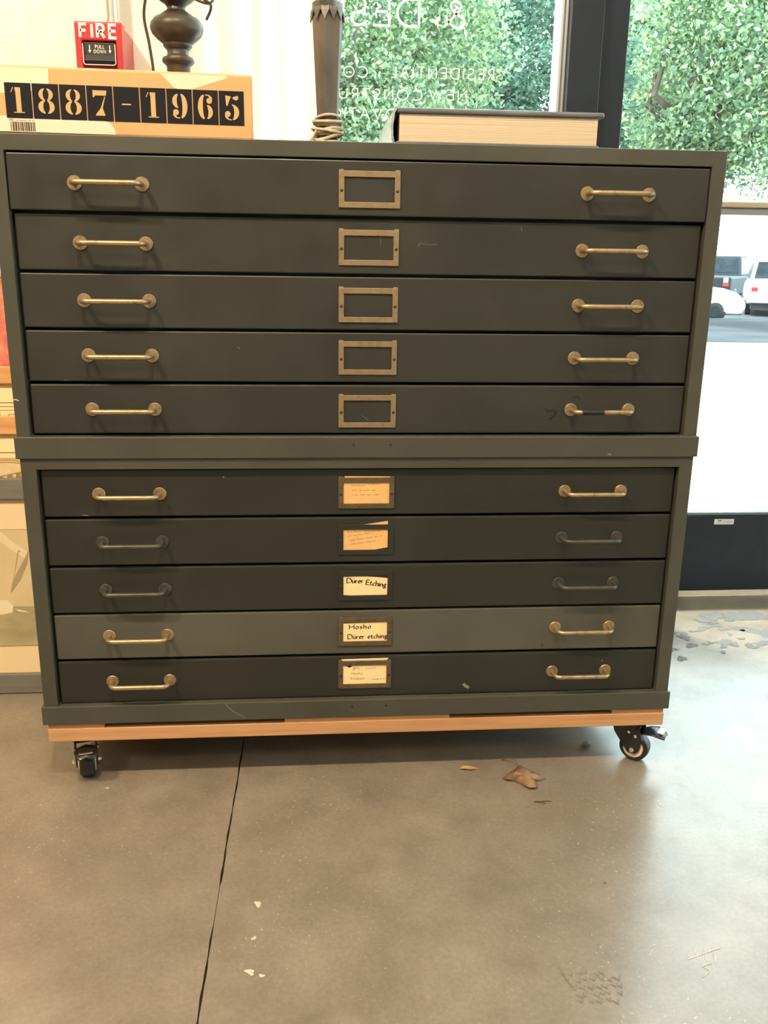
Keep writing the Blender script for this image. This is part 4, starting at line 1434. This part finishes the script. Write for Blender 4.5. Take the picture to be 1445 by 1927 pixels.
def picture(x0, x1, y0, height, rail_w, frame_mat, label, content, depth=0.022):
    """stands on the floor at y0 and leans back; local x right, z up the face, front at local y=0"""
    root = empty('framed_picture', ((x0 + x1) / 2, y0, 0.0015), label, 'picture', 'framed pictures leaning beside the cabinet')
    root.rotation_euler = (-LEAN, 0, 0)
    w2 = (x1 - x0) / 2

    def lb(mb, nm, mt, par=root, bev=0.0):
        return mb.build(nm, mt, par, bev, 2, False, True)
    for (a, b, c, e) in ((-w2, w2, 0.0, rail_w), (-w2, w2, height - rail_w, height)):
        lb(MB().box(a, b, 0, depth, c, e), 'frame_rail', frame_mat, root, 0.002)
    for (a, b) in ((-w2, -w2 + rail_w), (w2 - rail_w, w2)):
        lb(MB().box(a, b, 0.0003, depth - 0.0003, rail_w + 0.0002, height - rail_w - 0.0002), 'frame_rail', frame_mat, root, 0.002)
    content(root, lb, w2 - rail_w, rail_w, height - rail_w)
    return root


def rect(x0, x1, z0, z1, y):
    return MB().box(x0, x1, y, y + 0.0006, z0, z1)


def lines_box(x0, x1, z0, z1, y, wd):
    vs, fs = ribbons([[(x0, z0), (x1, z0), (x1, z1), (x0, z1), (x0, z0)]], wd)
    return flat(vs, fs, lambda a, b: (a, y, b))


def sail_print(root, lb, w, z0, z1):
    lb(rect(-w, w, z0, z1, 0.010), 'mat_board', 'mat_cream')
    px, pz0, pz1 = w - 0.052, 0.096, 0.330
    lb(rect(-px, px + 0.05, pz0, pz1, 0.0090), 'print', 'print_sky')
    lb(lines_box(-px, px + 0.05, pz0, pz1, 0.0088, 0.0008), 'print_border', 'mat_line')
    lb(rect(-px, px + 0.05, pz0, 0.176, 0.0084), 'printed_sea', 'print_sea')
    cx = 0.100   # where the boat stands on the sheet
    def pg(pts, nm, mt, y):
        lb(MB().add([(p[0], y, p[1]) for p in pts], [tuple(range(len(pts)))]), nm, mt)
    pg([(cx + .118, .290), (cx + .113, .262), (cx + .100, .232), (cx + .082, .207), (cx + .078, .203), (cx + .082, .222), (cx + .090, .240), (cx + .104, .264)], 'printed_sail', 'print_sail', .0086)
    pg([(cx + .0955, .284), (cx + .0975, .284), (cx + .0860, .232), (cx + .0835, .222)], 'printed_mast', 'print_sail', .0086)
    pg([(cx + .097, .289), (cx + .103, .287), (cx + .097, .284)], 'printed_pennant', 'print_sail', .0086)
    pg([(cx + .062, .330), (cx + .040, .330), (cx + .075, .297), (cx + .110, .272), (cx + .118, .284), (cx + .090, .304)], 'printed_cloud', 'print_sky_pale', .0087)
    pg([(cx + .020, .165), (cx + .060, .160), (cx + .080, .164), (cx + .082, .178), (cx + .070, .190), (cx + .040, .186)], 'printed_hull', 'print_white', .0082)
    pg([(cx + .084, .172), (cx + .106, .166), (cx + .112, .163), (cx + .092, .166)], 'printed_wave', 'print_white', .0082)
    lb(MB().box(-w, w, 0.0060, 0.0068, z0, z1), 'glazing', 'picture_glass')


def oval_print(root, lb, w, z0, z1):
    lb(rect(-w, w, z0, z1, 0.010), 'mat_board', 'mat_cream')
    t = z1
    lb(rect(-w, w, t - 0.0365, t - 0.0350, 0.0092), 'ruled_line', 'mat_line')
    lb(rect(-w, w, t - 0.0500, t - 0.0465, 0.0092), 'ruled_line', 'oak_frame')
    lb(rect(-w, w, z0 + 0.05, t - 0.0500, 0.0090), 'print', 'print_paper')
    ox, oz = w - 0.115, t - 0.105
    st = [arc(ox, oz, 0.100, 0.050, 0, 360, 40), arc(ox, oz, 0.105, 0.054, 0, 360, 40)]
    for i in range(7):
        st.append([(ox - 0.04 + 0.017 * i, oz - 0.005 + 0.0032 * i), (ox - 0.04 + 0.017 * i, oz + 0.014 + 0.0036 * i)])
    st += [[(ox - 0.05, oz - 0.006), (ox + 0.07, oz + 0.017)], [(ox - 0.05, oz + 0.006), (ox + 0.07, oz + 0.028)], [(ox - 0.05, oz + 0.014), (ox + 0.07, oz + 0.040)], [(ox - 0.05, oz - 0.02), (ox + 0.07, oz + 0.004)]]
    vs, fs = ribbons(st, 0.0016)
    lb(flat(vs, fs, lambda a, b: (a, 0.0087, b)), 'etched_lines', 'print_ink')
    m = MB()
    for i in range(6):
        for j in range(2):
            x, z = ox - 0.034 + 0.017 * i, oz - 0.004 + 0.0034 * i + 0.013 * j
            m.add([(x, .0086, z), (x + .009, .0086, z + .002), (x + .009, .0086, z + .010), (x, .0086, z + .008)], [(0, 1, 2, 3)])
    lb(m, 'etched_windows', 'print_ink')


def house_print(root, lb, w, z0, z1):
    lb(rect(-w, w, z0, z1, 0.010), 'mat_board', 'mat_cream')
    t = z1
    lb(rect(-w, w, t - 0.0375, t - 0.0362, 0.0092), 'ruled_line', 'mat_line')
    lb(rect(-w, w, t - 0.0450, t - 0.0440, 0.0092), 'ruled_line', 'mat_line')
    lb(rect(-w, w, z0 + 0.05, t - 0.0480, 0.0090), 'print', 'mat_cream')
    hx = w - 0.125
    lb(lines_box(hx - 0.010, hx + 0.10, t - 0.17, t - 0.0520, 0.0087, 0.0012), 'panel_border', 'print_ink')
    lb(lines_box(hx - 0.140, hx - 0.016, t - 0.17, t - 0.0505, 0.0087, 0.0016), 'panel_border', 'print_ink')
    st = [[(hx, t - .073), (hx + .007, t - .060), (hx + .014, t - .073)], [(hx + .002, t - .073), (hx + .002, t - .085)], [(hx + .012, t - .073), (hx + .012, t - .085)], [(hx + .014, t - .060), (hx + .05, t - .058)], [(hx + .007, t - .060), (hx + .04, t - .058)]]
    for (a, b) in ((.004, .080), (.009, .080), (.007, .070), (.020, .075), (.030, .072)):
        st.append([(hx + a, t - b), (hx + a + .0018, t - b - .0012)])
    vs, fs = ribbons(st, 0.0011)
    lb(flat(vs, fs, lambda a, b: (a, 0.0087, b)), 'etched_house', 'print_ink')


def red_painting(root, lb, w, z0, z1):
    lb(rect(-w, w, z0, z1, 0.006), 'canvas', 'painting_red')
    lb(rect(-w, w, z1 - 0.004, z1, 0.0052), 'pale_edge', 'mat_cream')


c_ = math.cos(LEAN)
picture(-0.66, -0.012, 0.335, 0.427 / c_, 0.040, 'grey_frame', 'grey framed sailboat print, frontmost of the leaning pictures', sail_print)
picture(-0.70, -0.012, 0.372, 0.540 / c_, 0.036, 'oak_frame', 'wood framed etching of an oval building view behind the sailboat print', oval_print)
picture(-0.72, -0.012, 0.408, 0.630 / c_, 0.034, 'oak_frame', 'wood framed etching with small houses, second from the back', house_print)
picture(-0.76, -0.012, 0.446, 0.805 / c_, 0.008, 'oak_frame', 'red painting, tallest and rearmost of the leaning pictures', red_painting)

# ------------------------------------------------------------------ litter and marks on the floor
lf = empty('fallen_leaf', (0.79, -0.02, 0), 'curled brown dry leaf with stem lying before the right caster', 'leaf')
out = [(0.787, 0.004), (0.762, -0.010), (0.7525, -0.020), (0.757, -0.031), (0.770, -0.030), (0.780, -0.040), (0.789, -0.058), (0.801, -0.057), (0.808, -0.043), (0.803, -0.030), (0.812, -0.034), (0.825, -0.028), (0.818, -0.021), (0.806, -0.008)]
cen = (0.787, -0.025)
vs = [(cen[0], cen[1], 0.010)]
for i, (a, b) in enumerate(out):
    vs.append((a, b, 0.0012 + 0.0045 * (i % 3 == 0) + 0.004 * (i in (0, 7, 13))))
for i, (a, b) in enumerate(out):
    vs.append(((a + cen[0]) / 2, (b + cen[1]) / 2, 0.0095 + 0.002 * ((i % 2) * 2 - 1)))
n = len(out)
fs = []
for i in range(n):
    j = (i + 1) % n
    fs += [(0, 1 + n + i, 1 + n + j), (1 + n + i, 1 + i, 1 + j, 1 + n + j)]
blade = MB().add(vs, fs).build('leaf_blade', 'leaf_brown', lf, smooth=True)
md = blade.modifiers.new('thickness', 'SOLIDIFY')
md.thickness = 0.0006
MB().tube(spline([(0.787, 0.002, 0.006), (0.782, 0.016, 0.011), (0.772, 0.028, 0.010), (0.763, 0.036, 0.002)]), [0.0010] * 25, 6).build('leaf_stem', 'twig', lf, smooth=True)

yl = MB().add([(0.684, 0.014, 0.0008), (0.690, 0.008, 0.0045), (0.703, 0.006, 0.0040), (0.716, 0.013, 0.0008), (0.702, 0.018, 0.0030), (0.690, 0.018, 0.0035)], [(0, 1, 2, 3, 4, 5)]).build('leaf_scrap', 'leaf_yellow')
md = yl.modifiers.new('thickness', 'SOLIDIFY')
md.thickness = 0.0006
tag(yl, 'small yellow leaf scrap lying left of the brown leaf', 'leaf')
tg = MB().tube(spline([(0.790, -0.090, 0.0012), (0.798, -0.093, 0.0024), (0.808, -0.090, 0.0012), (0.818, -0.092, 0.0012)]), 0.0010, 6)
tg.tube([(0.803, -0.0915, 0.0015), (0.806, -0.098, 0.001)], 0.0008, 6)
tag(tg.build('twig', 'twig', None, smooth=True), 'tiny brown twig on the floor in front of the brown leaf', 'twig')
bmp_ = bmesh.new()
bmesh.ops.create_icosphere(bmp_, subdivisions=2, radius=0.0075)
pbv = [(v.co.x * 1.15 + 0.926 + 0.0012 * math.sin(900 * v.co.y), v.co.y * 0.85 + 0.074, max(0.0, v.co.z * 0.75 + 0.0050 + 0.0008 * math.sin(700 * v.co.x))) for v in bmp_.verts]
pbf = [tuple(v.index for v in f.verts) for f in bmp_.faces]
bmp_.free()
tag(MB().add(pbv, pbf).build('pebble', 'pebble'), 'small grey pebble on the floor left of the right caster', 'pebble')
crumb = MB().lathe([(0.0012, 0), (0.0022, 0.0008), (0.0012, 0.0022)], (0.843, -0.291, 0), 7).build('grit', 'pebble')
tag(crumb, 'single dark speck of grit on the open floor at right', 'grit')


def mark(name, strokes, wd, mat, z=0.0003):
    m = MB()
    for i, st_ in enumerate(strokes):
        vs, fs = ribbons([st_], wd)
        m.add([(p[0], p[1], z + 0.00002 * i) for p in vs], fs)
    return m.build(name, mat, floor)


# chalky scuffs and a damp shoe print
ch = [[(.856, -.430), (.866, -.418), (.860, -.424)], [(.862, -.415), (.872, -.412)], [(.884, -.428), (.896, -.420), (.890, -.426)], [(.886, -.418), (.894, -.414)]]
for i in range(4):
    ch.append([(.905 + .010 * i, -.430), (.913 + .010 * i, -.418), (.905 + .010 * i, -.436 - .004 * i)])
    ch.append([(.902 + .012 * i, -.440 + .004 * i), (.914 + .012 * i, -.436 + .004 * i)])
ch += [[(.910, -.470), (.922, -.460), (.916, -.452), (.930, -.448)], [(.936, -.428), (.952, -.424)]]
mark('chalk_scuff', ch, .0014, 'chalk')
sp_ = []
for i in range(8):
    for j in range(5):
        x, y = .735 + .010 * i + .003 * j, -.452 - .011 * j
        if ((x - .762) / .042) ** 2 + ((y + .476) / .034) ** 2 < 1:
            jx, jy, k = random.uniform(-.002, .002), random.uniform(-.002, .002), random.uniform(.5, 1.25)
            sp_.append([(x + jx, y + jy), (x + jx + .005 * k, y + jy - .005 * k), (x + jx + .008 * k, y + jy + .002)])
sp_ += [[(.735 + .002 * i, -.440 - .012 * i + .001 * i * i) for i in range(6)]]
mark('shoe_print', sp_, .0015, 'damp_mark')


def blob(cx, cy, r, seed, mat, name, ex=1.0, ang=0.0):
    q = random.Random(seed)
    n = 26
    ph = [q.uniform(0, 6.28) for _ in range(4)]
    pts = []
    for i in range(n):
        a = 2 * PI * i / n
        rad = r * (1 + 0.25 * math.sin(2 * a + ph[0]) + 0.2 * math.sin(3 * a + ph[1]) + 0.16 * math.sin(5 * a + ph[2]) + 0.1 * math.sin(9 * a + ph[3]))
        x, y = rad * math.cos(a) * ex, rad * math.sin(a)
        pts.append((cx + x * math.cos(ang) - y * math.sin(ang), cy + x * math.sin(ang) + y * math.cos(ang), 0.0003 + 0.00001 * (seed % 60)))
    return MB().add(pts, [tuple(range(n))]).build(name, mat, floor)


for i, (x, y, r) in enumerate(((0.3515, -0.425, .0050), (0.366, -0.432, .0030), (0.355, -0.304, .0048), (0.353, -0.368, .0030), (0.093, -0.01, .0025))):
    blob(x, y, r, 40 + i, 'pale_mark', 'paint_spot')
q = random.Random(5)
for i in range(34):
    x = q.uniform(1.22, 1.46)
    y = q.uniform(0.44, 0.62) + 0.25 * (x - 1.3)
    blob(x, y, q.uniform(.004, .011), 100 + i, 'dull_stain', 'dull_spot', q.uniform(1, 2.2), q.uniform(-.4, .8))
for (x, y, r, e, a) in ((1.42, .66, .022, 2.2, .3), (1.53, .66, .030, 2.4, -.3), (1.60, .60, .020, 1.6, .2), (1.50, .56, .024, 1.6, -.5), (1.57, .50, .034, 1.5, -.3), (1.63, .46, .026, 1.8, -.2), (1.47, .50, .010, 2.0, .2)):
    blob(x, y, r, int(1000 * x), 'dull_stain', 'dull_spot', e, a)
